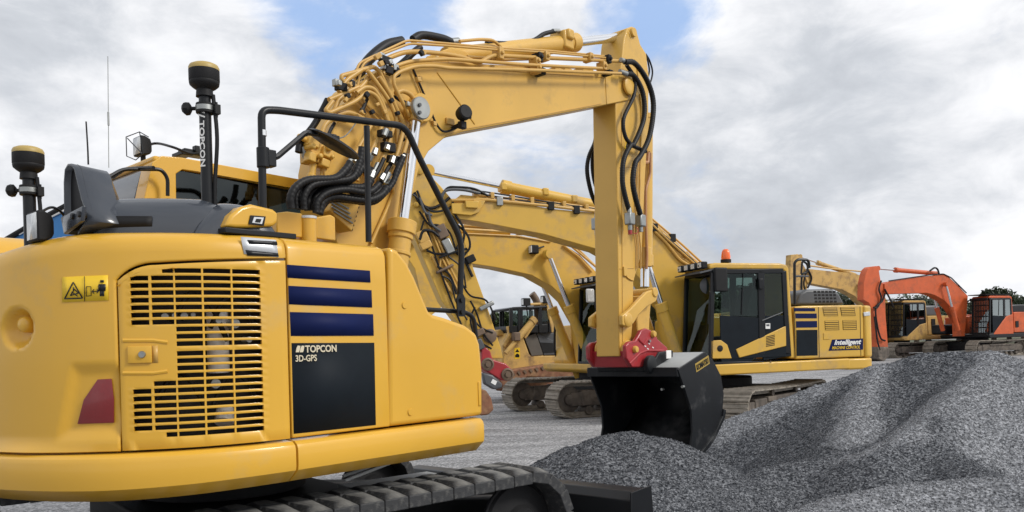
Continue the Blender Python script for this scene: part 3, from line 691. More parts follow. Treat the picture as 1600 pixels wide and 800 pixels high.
# intake duct: arched hood leaning away, open to the rear
ap = lambda px, py: A.PX(px, py, -1.10)
arc = [ap(*p) for p in ((101,366), (100,330), (99.5,285), (101,265), (106,256), (112,255.5), (117,262), (122,285), (127,306), (135,330), (137,345), (122,366))]
m = MB(); n_ = len(arc); far = []
for (x, y, z) in arc: far.append((-.84, y, 2.15 + (z-2.15)*.25))
mid = [(-.93, y, 2.22 + (z-2.22)*.96) for x, y, z in arc]
m.v = arc + mid + far
for i in range(n_-1): m.f += [(i, i+1, n_+i+1, n_+i), (n_+i, n_+i+1, 2*n_+i+1, 2*n_+i)]
m.f.append(tuple(2*n_+i for i in range(n_))); duct = m.build('intake_duct', CHG, TA, solid=.012, ang=40)
m = MB(); m.v = [(x+.03, y, z) for x, y, z in arc[1:10]]; m.f = [tuple(range(9))]; m.build('duct_mesh', MBL, duct)
m = MB(); m.v = [A.PX(px, py, -1.12) for px, py in ((101,340), (136,322), (133,346), (106,366))]; m.f = [(0,1,2,3)]; m.build('duct_lip', CHG, duct, solid=.02, bevel=.004)
for px, py in ((115,338), (125,335)):
    c = Vector(A.PX(px, py, -1.14)); MB().lathe(c, [(.012, .03), (.016, .0), (.014, -.012)], (1, 0, 0), 9).build('wing_knob', BLK, duct)
# dark latch housing / camera pod in yellow beside the mast
pod = MB(); pz = [A.P(px, py, -1.08)[::2] for px, py in ((343,356), (352,338), (368,325), (384,321), (418,329), (426,335), (425,350), (418,356), (380,358), (360,358))]
pod = pod.prism(pz, -1.14, -.90).build('camera_pod', Y1, TA, bevel=.02, seg=4)
MB().prism([A.P(px, py, -1.15)[::2] for px, py in ((392,336), (416,338), (413,353), (389,350))], -1.148, -1.140).build('camera_bezel', BLK, pod, bevel=.002)
MB().prism([A.P(px, py, -1.15)[::2] for px, py in ((397,339), (412,340), (409,350), (394,348))], -1.152, -1.146).build('camera_frame', SLV, pod)
MB().prism([A.P(px, py, -1.15)[::2] for px, py in ((400,342), (408,342.5), (406,348), (398,347))], -1.155, -1.151).build('camera_lens', BLK, pod)
MB().box((-.36, -1.0, 2.232), (.42, .3, .03)).build('pod_base', BLK, TA, bevel=.005)

# ---- satellite masts
def mast(x, y, z0, z1, r=.030, cable=1):
    m = MB(); m.cyl((x, y, z0), (x, y, z1), r, n=24); ms = m.build('antenna_mast', BLK, TA)
    MB().lathe((x, y, z1-.01), [(.045, -.02), (.042, .016), (.06, .028), (.075, .042), (.078, .056), (.0765, .06), (.079, .064), (.079, .120)]).build('receiver_body', MBL, ms, ang=40)
    MB().lathe((x, y, z1-.01), [(.0785, .1195), (.079, .133), (.073, .146), (.055, .155), (.025, .158)]).build('receiver_cap', DEC2, ms, ang=50)
    MB().cyl((x, y, z1-.12), (x, y, z1-.065), r+.016, n=20).build('clamp_collar', MBL, ms, bevel=.004)
    MB().cyl((x, y, z1-.105), (x, y, z1-.08), r+.018, n=20).build('clamp_band', STL, ms)
    m = MB(); d = Vector((-.6, .8, 0)).normalized() if 0 else Vector((-A.s*-1*0 - .67, .74, 0)); c = Vector((x, y, z1-.09))
    m.cyl(c, c + d*.09, .010); m.lathe(c + d*.075, [(.02, 0), (.034, .01), (.036, .03), (.02, .045)], d, 7); m.build('clamp_knob', MBL, ms)
    m = MB(); m.box(tuple(c - d*.06 + Vector((0, 0, -.01))), (.03, .04, .05)); m.cyl(c - d*.06 + Vector((0, 0, -.05)), c - d*.06 + Vector((0, 0, .03)), .008); m.build('clamp_bolt', MBL, ms)
    if cable:
        q = -d; m = MB(); m.tube(catmull([(x+q.x*.045, y+q.y*.045, z1-.02), (x+q.x*.06, y+q.y*.06, z1-.25), (x+q.x*.042, y+q.y*.042, z1-.5), (x+q.x*.045, y+q.y*.045, z1-.68), (x+q.x*.1, y+q.y*.1, z0+.0)]), .011, 8); m.build('antenna_cable', RUB, ms)
    return ms
DEC2 = mat('receiver_yellow', (.42, .30, .09), .45, var=.05)
setlab(mast(-.53, -.9, 2.22, 3.005, r=.031), 'tall black mast with a yellow-topped satellite receiver beside the cab rear')
q = A.PX(47, 350, -1.12); ms2 = mast(-1.12, q[1], 2.15, A.PX(47, 262, -1.12)[2]-.03, r=.032)
setlab(ms2, 'short black mast with a yellow-topped satellite receiver at the left edge')
# lettering up the tall mast, facing the viewer
d_ = Vector((-.55, -.835, 0)).normalized()
def mtext(s, size, x, y, z, parent):
    o = text(s, size, (0, 0, 0), (0, 0, 0), WHT, parent, 'mast_lettering', ext=.0006, off=.001)
    side = Vector((-d_.y, d_.x, 0)); me = o.data; d2 = d_*math.cos(.5) - side*math.sin(.5); s2 = side*math.cos(.5) + d_*math.sin(.5)
    for v in me.vertices:          # text x runs down the mast, text y across it
        v.co = Vector((x, y, z - v.co.x*1.45)) + d2*(.0318 + v.co.z) + s2*(v.co.y - .36*size)
    me.update(); return o
TM = [o for o in bpy.data.objects if o.name.startswith('antenna_mast')]
mtext('TOPCON', .040, -.53, -.9, 2.84, TM[0])
o = mtext('//', .055, -.53, -.9, 2.90, TM[0]); o.name = 'mast_emblem'
# square work lamp in front of the short mast
def worklamp(c, d, w=.11, parent=TA, lens=LENS):
    c, d = Vector(c), Vector(d).normalized(); s = d.cross(Vector((0, 0, 1))).normalized(); u = s.cross(d)
    P = lambda a, b, e_: c + s*a + u*b + d*e_
    m = MB(); h = w/2; rings = [(.45, -.09), (.8, -.07), (1, -.03), (1, 0)]
    for k_, e_ in rings: m.v += [P(a*h*k_, b*h*k_, e_) for a, b in ((-1,-1), (1,-1), (1,1), (-1,1))]
    for i in range(3):
        for j in range(4): m.f.append((i*4+j, i*4+(j+1) % 4, i*4+4+(j+1) % 4, i*4+4+j))
    m.f += [(0,1,2,3), (12,13,14,15)]; b = m.build('work_lamp', MBL, parent, bevel=.008)
    m = MB(); m.v = [P(a*h*.86, b_*h*.86, .003) for a, b_ in ((-1,-1), (1,-1), (1,1), (-1,1))]; m.f = [(0,1,2,3)]; m.build('lens', lens, b, solid=-.003)
    m = MB(); m.tube([P(0, -h*.4, -.04), P(0, -h-.06, -.04)], .018, 8); m.build('lamp_bracket', MBL, b)
    return b
lp = A.PX(50, 354, -1.26)
worklamp(lp, (-1, -.02, 0), .15)
MB().tube(catmull([A.PX(66, 330, -1.15), A.PX(82, 324, -1.15), A.PX(98, 334, -1.1), A.PX(104, 350, -1.05)]), .007, 7).build('lamp_cable', RUB, TA)

# ---- cab (on the machine's left, seen over the cover)

x0, x1, y0, y1, z0, z1 = -.32, 1.18, .26, 1.2, 1.9, 2.92

cabf = MB().prism([(-.34, 2.2), (-.36, 2.62), (-.30, 2.86), (-.24, 2.915), (-.1, 2.925), (.95, 2.90), (1.08, 2.80), (1.08, 2.815), (-.10, 2.845), (-.145, 2.81), (-.155, 2.2)], y0, y0+.16)
cab = cabf.build('cab', Y1, TA, bevel=.03, seg=4)
MB().box((.42, .74, 2.885), (1.40, .90, .05), (0, .9, 0)).build('cab_roof', Y1, cab, bevel=.02)
MB().prism([(-.155, 2.2), (-.155, 2.85), (1.05, 2.82), (1.25, 2.2)], y0+.03, y0+.045).build('side_window', GLD, cab)
MB().bar((.42, y0+.05, 2.3), (.42, y0+.05, 2.83), .03).build('window_mullion', BLK, cab)
MB().prism([(-.34, 2.15), (-.37, 2.6), (-.31, 2.82), (-.25, 2.88), (-.20, 2.88), (-.28, 2.5), (-.28, 2.15)], .40, 1.2).build('rear_window', CHG, cab, bevel=.02)
MB().box((.45, 1.18, 2.45), (1.3, .03, .9)).build('left_wall', INR, cab)
MB().prism([(.15, 2.2), (.10, 2.66), (.2, 2.68), (.27, 2.2)], .55, .95).build('seat', SEAT, cab, bevel=.03)
MB().tube(catmull([A.PX(176, 277, -.4), A.PX(186, 270, -.42), A.PX(200, 264, -.42), A.PX(240, 262, -.40)]), .012, 8).build('rear_grip', BLK, cab)
MB().tube(rounded([A.P(172, 276, .22), A.P(192, 264, .22), A.P(252, 264.5, .18), A.P(262, 278, .18), A.P(262, 306, .18)], .05), .0125, 8).build('side_grip', BLK, cab)
wl = worklamp(A.PX(214, 228, -.25), (-1, 0, 0), .13, cab)
m = MB(); P_ = lambda px, py: A.PX(px, py, -.36)
m.tube([P_(197, 214), P_(218, 206), P_(224, 240), P_(212, 250), P_(198, 244), P_(197, 214)], .0035, 6); m.tube([P_(199, 216), P_(222, 240)], .0035, 6); m.tube([P_(218, 206), P_(232, 214)], .0035, 6); m.build('lamp_guard', BLK, wl)
MB().tube(catmull([A.PX(228, 228, -.2), A.PX(245, 224, -.1), A.P(270, 230, .3), A.P(298, 240, .3), A.P(318, 238, .3)]), .009, 7).build('roof_cable', RUB, cab)
m = MB(); m.box(A.P(300, 240, .5), (.16, .10, .04)); m.box(A.P(285, 242, .5), (.08, .16, .03)); m.box(A.P(308, 234, .45), (.05, .05, .05)); m.build('roof_bracket', BLK, cab, bevel=.006)
# whip aerials
m = MB(); p = A.PX(170, 262, -.2); q = A.PX(168.5, 88, -.2); m.tube([p, q], .0028, 6); c = Vector(p).lerp(Vector(q), .44); m.tube([c - Vector((0,0,.05)), c + Vector((0,0,.05))], .007, 6); m.build('radio_whip', STL, cab)
MB().tube(catmull([A.PX(138, 257, -.1), A.PX(137, 230, -.1), A.PX(134.5, 190, -.1)]), .007, 7, r1=.006).build('rubber_aerial', MBL, cab)

# ---- handrail and mirror
yr = -1.08
def rp(pts, y=yr, r=.09, n=5): return rounded([A.P(*p, y) for p in pts], r, n)
rail = MB().tube(rp([(411, 356), (408.5, 172), (432, 172), (634, 197), (652, 240), (722, 378), (718, 480)], yr, .10), .021, 14).build('handrail', BLK, TA, ang=60)
MB().tube([A.P(573, 197, yr), A.P(576, 378, yr)], .0185, 12).build('rail_post', BLK, rail)
MB().tube(rp([(663, 483.5), (725, 487), (740, 495), (744, 528)], yr+.03, .05), .016, 12).build('lower_rail', BLK, rail)
m = MB(); p = Vector(A.P(716, 474, yr)); m.prism([(p.x-.035, p.z-.09), (p.x+.035, p.z-.09), (p.x+.04, p.z+.03), (p.x+.02, p.z+.06), (p.x-.02, p.z+.06), (p.x-.04, p.z+.03)], yr-.03, yr-.02)
m.cyl((p.x, yr-.045, p.z+.02), (p.x, yr, p.z+.02), .016); m.cyl((p.x, yr-.045, p.z-.06), (p.x, yr, p.z-.06), .016); m.build('rail_bracket', BLK, rail)
p = A.P(411, 245, yr); MB().cyl((p[0], yr, p[2]-.06), (p[0], yr, p[2]+.05), .034).box((p[0]+.04, yr, p[2]-.005), (.05, .06, .09)).build('rail_clamp', BLK, rail, bevel=.005)
p = A.P(410, 208, yr); MB().cyl((p[0], yr, p[2]-.015), (p[0], yr, p[2]+.015), .0225).build('rail_label', SLV, rail)
ml = [A.P(*q_, yr) for q_ in ((413, 246), (432, 246), (478, 207), (524, 214))]
mi = MB().tube(rounded(ml, .02), .016, 8).build('mirror_arm', BLK, rail)
c = Vector(A.P(521, 226, yr)); ax = Vector((.30, .12, .95)).normalized()
m = MB(); m.lathe((0, 0, 0), [(.02, .028), (.10, .024), (.155, .012), (.165, 0), (.158, -.004)], (0, 0, 1), 36)
mo = m.build('mirror_disc', BLK, mi, ang=50); mo.location = c; mo.rotation_mode = 'QUATERNION'; mo.rotation_quaternion = Vector((0, 0, 1)).rotation_difference(Vector((.36, -.30, .87)).normalized())
p = Vector(A.P(522, 219, yr)); MB().box(p, (.05, .05, .05)).bar(A.P(478, 208, yr), A.P(524, 215, yr), .035, .012).build('mirror_bracket', BLK, mi, bevel=.006)
MB().tube(catmull([A.P(527, 217, yr), A.P(540, 212, yr), A.P(552, 198, yr), A.P(560, 185, yr)]), .004, 6).build('mirror_wire', STL, mi)

# ---- valve tray beside the boom foot
m = MB(); yt = -.72
for c4 in ([(430,333), (447,331), (470,334), (470,372), (430,369)], [(490,340), (514,336), (521,340), (522,377), (490,373)]):
    m.prism([A.P(*p, yt)[::2] for p in c4], yt-.02, yt+.25)
m.build('hose_tray', Y1, TA, bevel=.008)
p = A.P(480, 350, yt); MB().cyl((p[0], yt-.01, 2.15), (p[0], yt-.01, p[2]+.03), .05, n=24).build('tray_post', Y1, TA)
MB().cyl((p[0], yt-.01, p[2]+.03), (p[0], yt-.01, p[2]+.045), .054).build('post_cap', SLV, TA)
# ---- boom, arm and their cylinders (plates 0.34 m apart, traced on their own plane)
yb = -.17
bp = A.xz([(560,470), (512,340), (507,262), (516,215), (536,168), (562,130), (596,106), (640,95), (720,97), (948,116), (985,118), (1003,128), (1004,143), (990,155), (940,165), (840,184), (722,206), (694,216), (670,236), (655,262), (646,300), (612,400), (600,470)], yb)
boom = MB().prism(bp, -.17, .17).build('boom', Y2, TA, bevel=.008)
def weld(pts, r=.006, y=yb-.002, mt=Y2, name='weld_seam'): return MB().tube([A.P(*p, y) for p in pts], r, 6).build(name, mt, boom)
weld([(683,113), (742,194)]); weld([(946,118), (948,162)]); weld([(645,110), (664,160)])
def boss(px, py, y, r, h, mt=Y2, parent=boom, name='pin_boss', r2=None):
    p = A.P(px, py, y); return MB().lathe((p[0], y, p[2]), [(r, 0), (r, h*.8), (r*.92, h), ((r2 or r*.3), h)], (0, -1, 0), 28).build(name, mt, parent, ang=40)
boss(981, 135, yb, .085, .03); boss(655, 170, yb, .115, .05)
boss(655, 170, -.44, .085, .035, STL, boom, 'pin_cap')
for px, py in ((655,164), (655,176)): boss(px, py, -.475, .014, .014, GRY, boom, 'cap_bolt')
# flange strip under the boom's edge
# side lamp on the boom
p = A.P(727, 176, yb-.16); c = Vector((p[0], yb-.14, p[2]))
lb = MB().lathe(c, [(.03, -.05), (.055, -.04), (.062, 0), (.062, .035), (.05, .045)], (-.25, -1, .1), 20).build('boom_lamp', MBL, boom, ang=40)
MB().box(c + Vector((.02, -.03, -.01)), (.06, .03, .07)).box(c + Vector((.01, .03, -.09)), (.06, .05, .06)).bar(c + Vector((0, .02, -.08)), (c.x, yb, c.z-.1), .03).build('lamp_mount', MBL, lb, bevel=.006)
MB().tube(catmull([A.P(*q_, yb-.03) for q_ in ((645,107), (655,130), (670,165), (680,190), (692,205), (708,202), (722,190))]), .009, 8).build('lamp_cable', RUB, boom)
MB().box(A.P(703, 190, yb-.01), (.09, .02, .05)).box(A.P(656, 122, yb-.01), (.03, .03, .03)).box(A.P(677, 192, yb-.01), (.03, .03, .03)).build('cable_clip', Y3, boom, bevel=.003)
# arm
ap_ = A.xz([(962,160), (968,557), (979,554), (986,538), (989,500), (990,440), (1003,395), (1008,280), (1013,200), (1014,120), (1010,84), (1001,70), (995,48), (988,41), (980,44), (975,60), (971,100), (966,130)], -.15)
arm = MB().prism(ap_, -.15, .15).build('arm', Y2, TA, bevel=.01)
def on(px, py, y): return A.P(px, py, y)
for px, py, r, y in ((988,51,.05,-.15), (981,135,.09,-.19)): boss(px, py, y, r, .03, Y2, arm)
sb = Vector(A.P(968, 557, -.15)); MB().cyl((sb.x+.12, -.19, sb.z+.07), (sb.x+.12, .19, sb.z+.07), .10, n=28).build('arm_end_boss', Y2, arm, bevel=.006)
# stiffener rib and head plate slots
MB().tube([A.P(995,100,-.155), A.P(1002,170,-.155), A.P(1000,330,-.155)], .008, 6).build('arm_rib', Y2, arm)
# decal on the arm side
p = A.P(980, 226, -.152); MB().prism([(p[0]-.06, p[2]-.05), (p[0]+.06, p[2]-.05), (p[0], p[2]+.07)], -.1535, -.1515).build('arm_decal', DEC, arm)
MB().prism([(p[0]-.035, p[2]-.035), (p[0]+.035, p[2]-.035), (p[0], p[2]+.04)], -.1555, -.153).build('decal_mark', BLK, arm)
def cyl(name, p, q, rb, rr, split, parent, bmat=Y2, caps=True):
    p, q = Vector(p), Vector(q); m_ = p.lerp(q, split); d = (q-p).normalized()
    b = MB().tube([p, m_], rb, 24).build(name, bmat, parent, ang=40)
    MB().cyl(m_ - d*rb*1.3, m_ + d*.02, rb*1.13, n=24).build('cylinder_head', bmat, b, bevel=.006)
    MB().cyl(p - d*rb*.3, p + d*rb*.4, rb*1.06, n=24).build('cylinder_end', bmat, b, bevel=.006)
    MB().tube([m_, q], rr, 20).build('rod', CHR if rr > .02 else STL, b, ang=60)
    return b
# arm cylinder on top of the boom
cyl('arm_cylinder', A.P(700, 90, 0), A.P(978, 57, 0), .085, .048, .655, boom)
MB().cyl(A.P(975, 58, .1), A.P(975, 58, -.1), .075).build('rod_eye', Y2, boom, bevel=.005)
q_ = A.P(700, 92, 0); MB().prism(A.xz([(672,108), (688,80), (705,74), (728,80), (755,108)], -.09), -.09, -.06).prism(A.xz([(672,108), (688,80), (705,74), (728,80), (755,108)], -.09), .06, .09).build('cylinder_bracket', Y2, boom, bevel=.008)
p = A.P(878, 66, 0); MB().box(p, (.16, .20, .18)).box((p[0], -.08, p[2]+.05), (.1, .1, .1)).build('valve_block', Y2, boom, bevel=.02)
# boom cylinders, one each side
for y in (-.30, .30):
    p = Vector(A.P(655, 172, -.33)); p.y = y; q = Vector(A.P(633, 345, -.33)); q.y = y; lo = q + (q-p).normalized()*.95
    b = cyl('boom_cylinder', lo, p, .085, .044, .50, TA)
    d = (lo-p).normalized(); MB().tube([p + d*-.02, p + d*.09], .06, 16).cyl(p + Vector((0, -.07, 0)), p + Vector((0, .07, 0)), .075, n=24).build('rod_eye', Y2, b)
    m0 = q; MB().cyl(q, q + d*.10, .11, n=28).cyl(q + d*.24, q + d*.27, .095, n=28).build('cylinder_gland', Y2, b, bevel=.006)
# bucket cylinder in front of the arm
xc = A.P(1000, 300, 0)[0]
pt = Vector(A.P(1001, 180, 0)); pm = Vector((A.P(1001, 417, 0)[0]-.02, 0, A.P(1001, 417, 0)[2])); pe = Vector(A.P(1003, 448, 0))
bc = cyl('bucket_cylinder', (pt.x+.1, 0, pt.z), (pe.x+.06, 0, pe.z), .085, .05, .87, arm)
MB().cyl((pm.x+.07, 0, pm.z+.22), (pm.x+.07, 0, pm.z+.0), .10).build('cylinder_gland', Y2, bc, bevel=.006)
pe = Vector(A.P(1020, 457, -.2)); pk = Vector(A.P(981, 500, -.22))
# side links, curved, and the centre link to the coupler
for s in (-1, 1):
    lk = [A.P(*p, -.22)[::2] for p in ((972,508), (972,493), (985,482), (1000,466), (1010,456), (1022,452), (1028,460), (1025,471), (1010,480), (998,492), (990,505), (982,512))]
    y_ = .2*s; MB().prism(lk, y_-.025, y_+.025).build('tipping_link', Y2, arm, bevel=.012)
    MB().lathe((pk.x, s*.21, pk.z), [(.075, -.03), (.075, .02), (.06, .03), (.02, .03)], (0, s, 0), 24).build('link_pin', Y2, arm, ang=40)
    MB().lathe((pe.x, s*.21, pe.z), [(.055, -.03), (.055, .02), (.045, .03), (.02, .03)], (0, s, 0), 24).build('link_pin', Y2, arm, ang=40)
MB().cyl((pe.x, -.2, pe.z), (pe.x, .2, pe.z), .05).cyl((pk.x, -.2, pk.z), (pk.x, .2, pk.z), .045).build('link_shaft', Y2, arm)
MB().prism(A.xz([(997,462), (1016,462), (1013,500), (1012,530), (995,530), (993,500)], -.1), -.12, .12).build('centre_link', Y2, arm, bevel=.015)
MB().tube(catmull([A.P(*p, -.16) for p in ((976,418), (978,430), (984,436), (990,438))]), .008, 7).box(A.P(976, 424, -.16), (.06, .03, .10)).build('stop_bracket', Y2, arm, bevel=.01)
# copper-coloured pipe and hoses down the arm
MB().tube(rounded([A.P(*p, -.1) for p in ((1014,238), (1016,240), (1016,272), (1009,295), (1009,345), (1011,400), (1010,420))], .04), .016, 10).build('arm_pipe', TAN, arm)
MB().tube(rounded([A.P(*p, -.12) for p in ((1001,254), (1012,254), (1013,238))], .02), .02, 8).build('pipe_bracket', TAN, arm)
for dx in (0, 5): MB().tube(rounded([A.P(*p, -.17) for p in ((994+dx,250), (995+dx,290), (993+dx,360), (996+dx,385), (996+dx,420))], .03), .009, 8).build('arm_pipe', Y3, arm)
z6 = crop(700, 20, .3); z7 = crop(880, 200, .25)
def hose(pts, y, r=.024, cv=None, name='arm_hose', par=arm, mt=RUB, n=6, ribs=True):
    P = [A.P(*(cv(*p) if cv else p), y) for p in pts]; C = catmull(P, n)
    if ribs:                        # spiral guard
        D = []; 
        for a, b in zip(C[:-1], C[1:]):
            k = max(1, int((b-a).length/.006)); D += [a.lerp(b, i/k) for i in range(k)]
        D.append(C[-1]); return MB().tube(D, lambda i: r*(1.0 if i % 4 < 2 else .945), 10).build(name, mt, par, ang=80)
    return MB().tube(C, r, 10).build(name, mt, par, ang=60)
H1 = [z6(920,255), z6(975,265), z6(1040,360), z6(1070,480), z6(1050,640), z6(1005,740), z7(450,220), z7(435,330), z7(450,430), z7(482,540)]
H2 = [z6(925,315), z6(970,330), z6(1015,420), z6(1020,550), z6(970,680), z7(420,110), z7(378,200), z7(370,330), z7(390,440), z7(415,525)]
H3 = [z6(930,272), z6(970,340), z6(968,430), z6(915,550), z6(922,640), z6(960,690), z6(1030,722)]
hose(H1, -.27, .030); hose(H2, -.24, .028); hose(H3, -.22, .022)
hose([(931,190), (930,220), z7(160,180), z7(150,280), z7(180,420), z7(225,512)], .26, .024, name='arm_hose')
hose([(932,200), (931,225), z7(182,200), z7(192,320), z7(228,430)], .26, .022, name='arm_hose')
hose([z6(1030,215), z6(1050,250), z6(1065,310), z6(1050,370), z6(1020,385)], -.12, .010, ribs=False); hose([z6(1030,215), z6(1043,260), z6(1048,310), z6(1030,360)], -.12, .010, ribs=False)
for (px, py) in ((984,338), (1001,341), (932,346)):
    y_ = -.25 if px > 950 else .27; p = Vector(A.P(px, py+4, y_)); vb = MB().box(p, (.10, .08, .13)).build('shutoff_valve', STL, arm, bevel=.012)
    MB().cyl(p + Vector((0, 0, -.06)), p + Vector((0, 0, -.12)), .024).build('valve_nipple', STL, vb); MB().cyl(p + Vector((0, 0, .06)), p + Vector((0, 0, .12)), .026, .018).build('valve_nipple', STL, vb)
    if px != 1001: MB().cyl(p + Vector((0, 0, -.10)), p + Vector((0, 0, -.165)), .022).tube(catmull([p + Vector((.02, -.02, -.15)), p + Vector((.08, -.03, -.15)), p + Vector((.11, -.03, -.11)), p + Vector((.08, -.02, -.08))]), .004, 6).build('red_dust_cap', RED, vb)
for p_ in (z6(925,255), z6(920,315)):
    c = Vector(A.P(*p_, -.26)); MB().cyl(c - Vector((.09, 0, 0)), c + Vector((.03, 0, .0)), .024, .03, 12).build('hose_end', STL, arm)
# long pipes along the boom's top edge
yp = -.20
def pipe(pts, r, cv, y=yp, rad=.05): return MB().tube(rounded([A.P(*cv(*p), y) for p in pts], rad, 4), r, 10).build('boom_pipe', Y3, boom, ang=60)
z3 = crop(480, 60, .2); ID = lambda x, y: (x, y)
def Z6(*a): return [z6(*p) for p in a]
def Z3(*a): return [z3(*p) for p in a]
pipe(Z3((560,655), (385,480), (350,405), (400,195), (540,128), (780,15)) + Z6((0,160), (240,182), (520,197), (820,226)), .0095, ID, -.21)
pipe(Z3((600,650), (450,505), (385,410), (432,200), (520,150)) + Z3((800,40),) + Z6((0,172), (240,192), (520,207), (820,234)), .0095, ID, -.24)
pipe(Z3((560,200), (640,150), (760,105), (880,103)) + Z6((0,215), (90,235), (160,265), (230,200+20), (440,232), (900,252)), .019, ID, -.22, .08)
pipe(Z3((590,275), (670,225), (800,180), (940,168)) + Z6((0,240), (400,270), (800,290)), .016, ID, -.26, .08)
pipe(Z3((800,610), (680,370), (672,300), (720,262), (840,217), (1000,215)) + Z6((0,288), (500,300), (900,316)), .015, ID, -.30, .08)
pipe(Z6((60,148), (170,138), (235,142), (275,176)), .014, ID, -.10)
pipe(Z6((0,262), (200,276), (480,288)), .013, ID, -.14); pipe(Z6((100,228), (300,245), (520,238)), .013, ID, -.12)
for a in [[(340,370), (268,325), (268,292), (380,262), (420,248), (520,220), (565,255), (650,450), (770,690)], [(470,250), (560,370), (650,500), (705,650), (705,820)],
          [(385,425), (450,378), (520,390), (590,500), (640,660)], [(170,480), (290,430), (400,380)], [(200,490), (142,565), (175,582), (380,492), (470,410), (545,450), (650,690), (650,820)],
          [(220,602), (320,570), (440,628)], [(105,770), (135,670), (200,622), (300,640)], [(300,430), (240,480), (200,600)], [(420,250), (300,330), (250,420)],
          [(480,300), (440,360), (360,430)], [(560,300), (640,420), (700,560), (760,700)], [(690,430), (740,405), (800,430), (840,480)]]:
    MB().tube(rounded([A.P(*z3(*p), -.26 - .02*(len(a) % 3)) for p in a], .07, 4), .0165 if len(a) > 4 else .019, 10).build('boom_pipe', Y3, boom, ang=60)
z4 = crop(440, 200, .25)
for k, a in enumerate([[(625,-10), (590,90), (545,220), (520,300)], [(700,-10), (650,150), (600,240), (560,330)], [(760,20), (720,170), (660,300), (610,370)], [(560,-20), (500,90), (430,210)], [(540,60), (470,210), (420,290)], [(790,60), (760,170), (720,260), (660,350)], [(600,60), (500,260), (470,330)], [(680,60), (620,280), (590,360)]]):
    MB().tube(rounded([A.P(*z4(*p), -.30 - .02*(k % 3)) for p in a], .06, 4), .0165, 10).build('boom_pipe', Y3, boom, ang=60)
fit = [((560,165),(545,205)), ((605,225),(560,310)), ((670,285),(635,345)), ((450,180),(425,215)), ((470,215),(440,260)), ((655,10),(640,50)), ((725,180),(710,215)), ((630,310),(600,360)), ((500,230),(480,270))]
for k, (a, b) in enumerate(fit):
    y_ = -.33 - .02*(k % 3); MB().cyl(A.P(*z4(*a), y_), A.P(*z4(*b), y_), .024, .021, 8).build('pipe_fitting', STL, boom)
for k, (a, b, w) in enumerate([((610,30),(680,45),.05), ((630,115),(700,130),.07), ((660,190),(740,205),.05), ((500,190+60),(560,270),.05)]):
    p, q = Vector(A.P(*z4(*a), -.34)), Vector(A.P(*z4(*b), -.34)); MB().bar(p, q, .06, w).build('pipe_clamp', MBL, boom, bevel=.006)
for a, b in (((225,370),(300,390)), ((570,160),(650,190)), ((600,240),(660,260)), ((680,250),(720,280))):
    p, q = Vector(A.P(*z3(*a), -.26)), Vector(A.P(*z3(*b), -.26)); MB().bar(p, q, .05, .06).build('pipe_clamp', MBL, boom, bevel=.006)
    MB().bar(p - Vector((.02, 0, -.02)), p + Vector((.03, 0, .02)), .045, .05).build('pipe_fitting', STL, boom, bevel=.005)
for px, py, h in ((260,215,50), (465,235,40), (500,230,40), (730,235,40), (825,245,40), (455,290,50), (480,310,30), (800,280,40), (830,315,25), (450,255,30)):
    p = A.P(*z6(px, py), -.22); MB().box(p, (.055, .10, h*.3*8/1250*1.1)).cyl((p[0], -.18, p[2]), (p[0], -.29, p[2]), .018, n=8).build('pipe_clamp', MBL if px in (465, 825, 480, 830) else Y3, boom, bevel=.006)
for px in (300, 630, 720, 740, 580): p = A.P(*z6(px, 300), -.16); MB().box((p[0], -.1, p[2]), (.12, .12, .05)).build('clamp_base', Y2, boom, bevel=.004)
# heavy black hoses rising behind the boom's heel and over its crest
hose(Z3((740,22), (640,45), (560,95), (480,170), (430,240), (380,300)), .05, .042, ribs=False, name='boom_hose', par=boom)
hose(Z3((885,70), (830,110), (770,170), (690,235), (620,260), (560,330), (480,330), (400,370)), -.10, .028, ribs=False, name='boom_hose', par=boom)
hose([(645,62), (660,55), (690,60), (705,66)], 0.0, .035, ribs=False, name='boom_hose', par=boom)
hose(Z6((200,155), (330,160), (440,145), (500,110), (560,95)), -.03, .022, name='boom_hose', par=boom)
hose([z3(160,480), z3(120,560), z3(50,680), (470,222), (466,238)], -.1, .024, ribs=False, name='boom_hose', par=boom)
MB().cyl(A.P(705, 66, 0), A.P(716, 65, 0), .035).build('hose_end', STL, boom); MB().cyl(A.P(*z6(545,95), -.03), A.P(*z6(578,95), -.03), .022).build('hose_end', STL, boom)
# the spiral-wrapped hose bundle that loops from the tray up to the boom
BL = [[(60,505), (55,440), (90,370), (170,325), (330,315), (400,260), (430,215)], [(95,505), (90,430), (130,360), (230,320), (370,320), (440,280), (470,240)],
      [(120,510), (120,450), (170,380), (260,345), (420,330), (500,250), (530,190)], [(170,515), (165,450), (200,385), (290,355), (420,370), (520,370), (560,320)],
      [(215,530), (225,460), (290,405), (400,385), (500,400), (560,395), (610,350)], [(235,535), (260,460), (330,430), (420,440), (540,450), (620,420), (660,370)],
      [(200,515), (210,440), (270,385), (380,370), (470,420), (560,420), (640,370)], [(250,500), (300,450), (400,450), (520,465), (600,450), (690,350), (720,270), (760,180)],
      [(140,510), (140,430), (190,360), (300,335), (440,310), (490,200), (500,120)]]
for k, a in enumerate(BL):
    hose([z4(*p) for p in a], -.55 + .035*(k % 4), (.027, .022, .026, .03, .024, .028, .02, .022, .024)[k], name='bundled_hose', par=boom)
p, q = A.P(*z4(360,340), -.6), A.P(*z4(382,470), -.6)
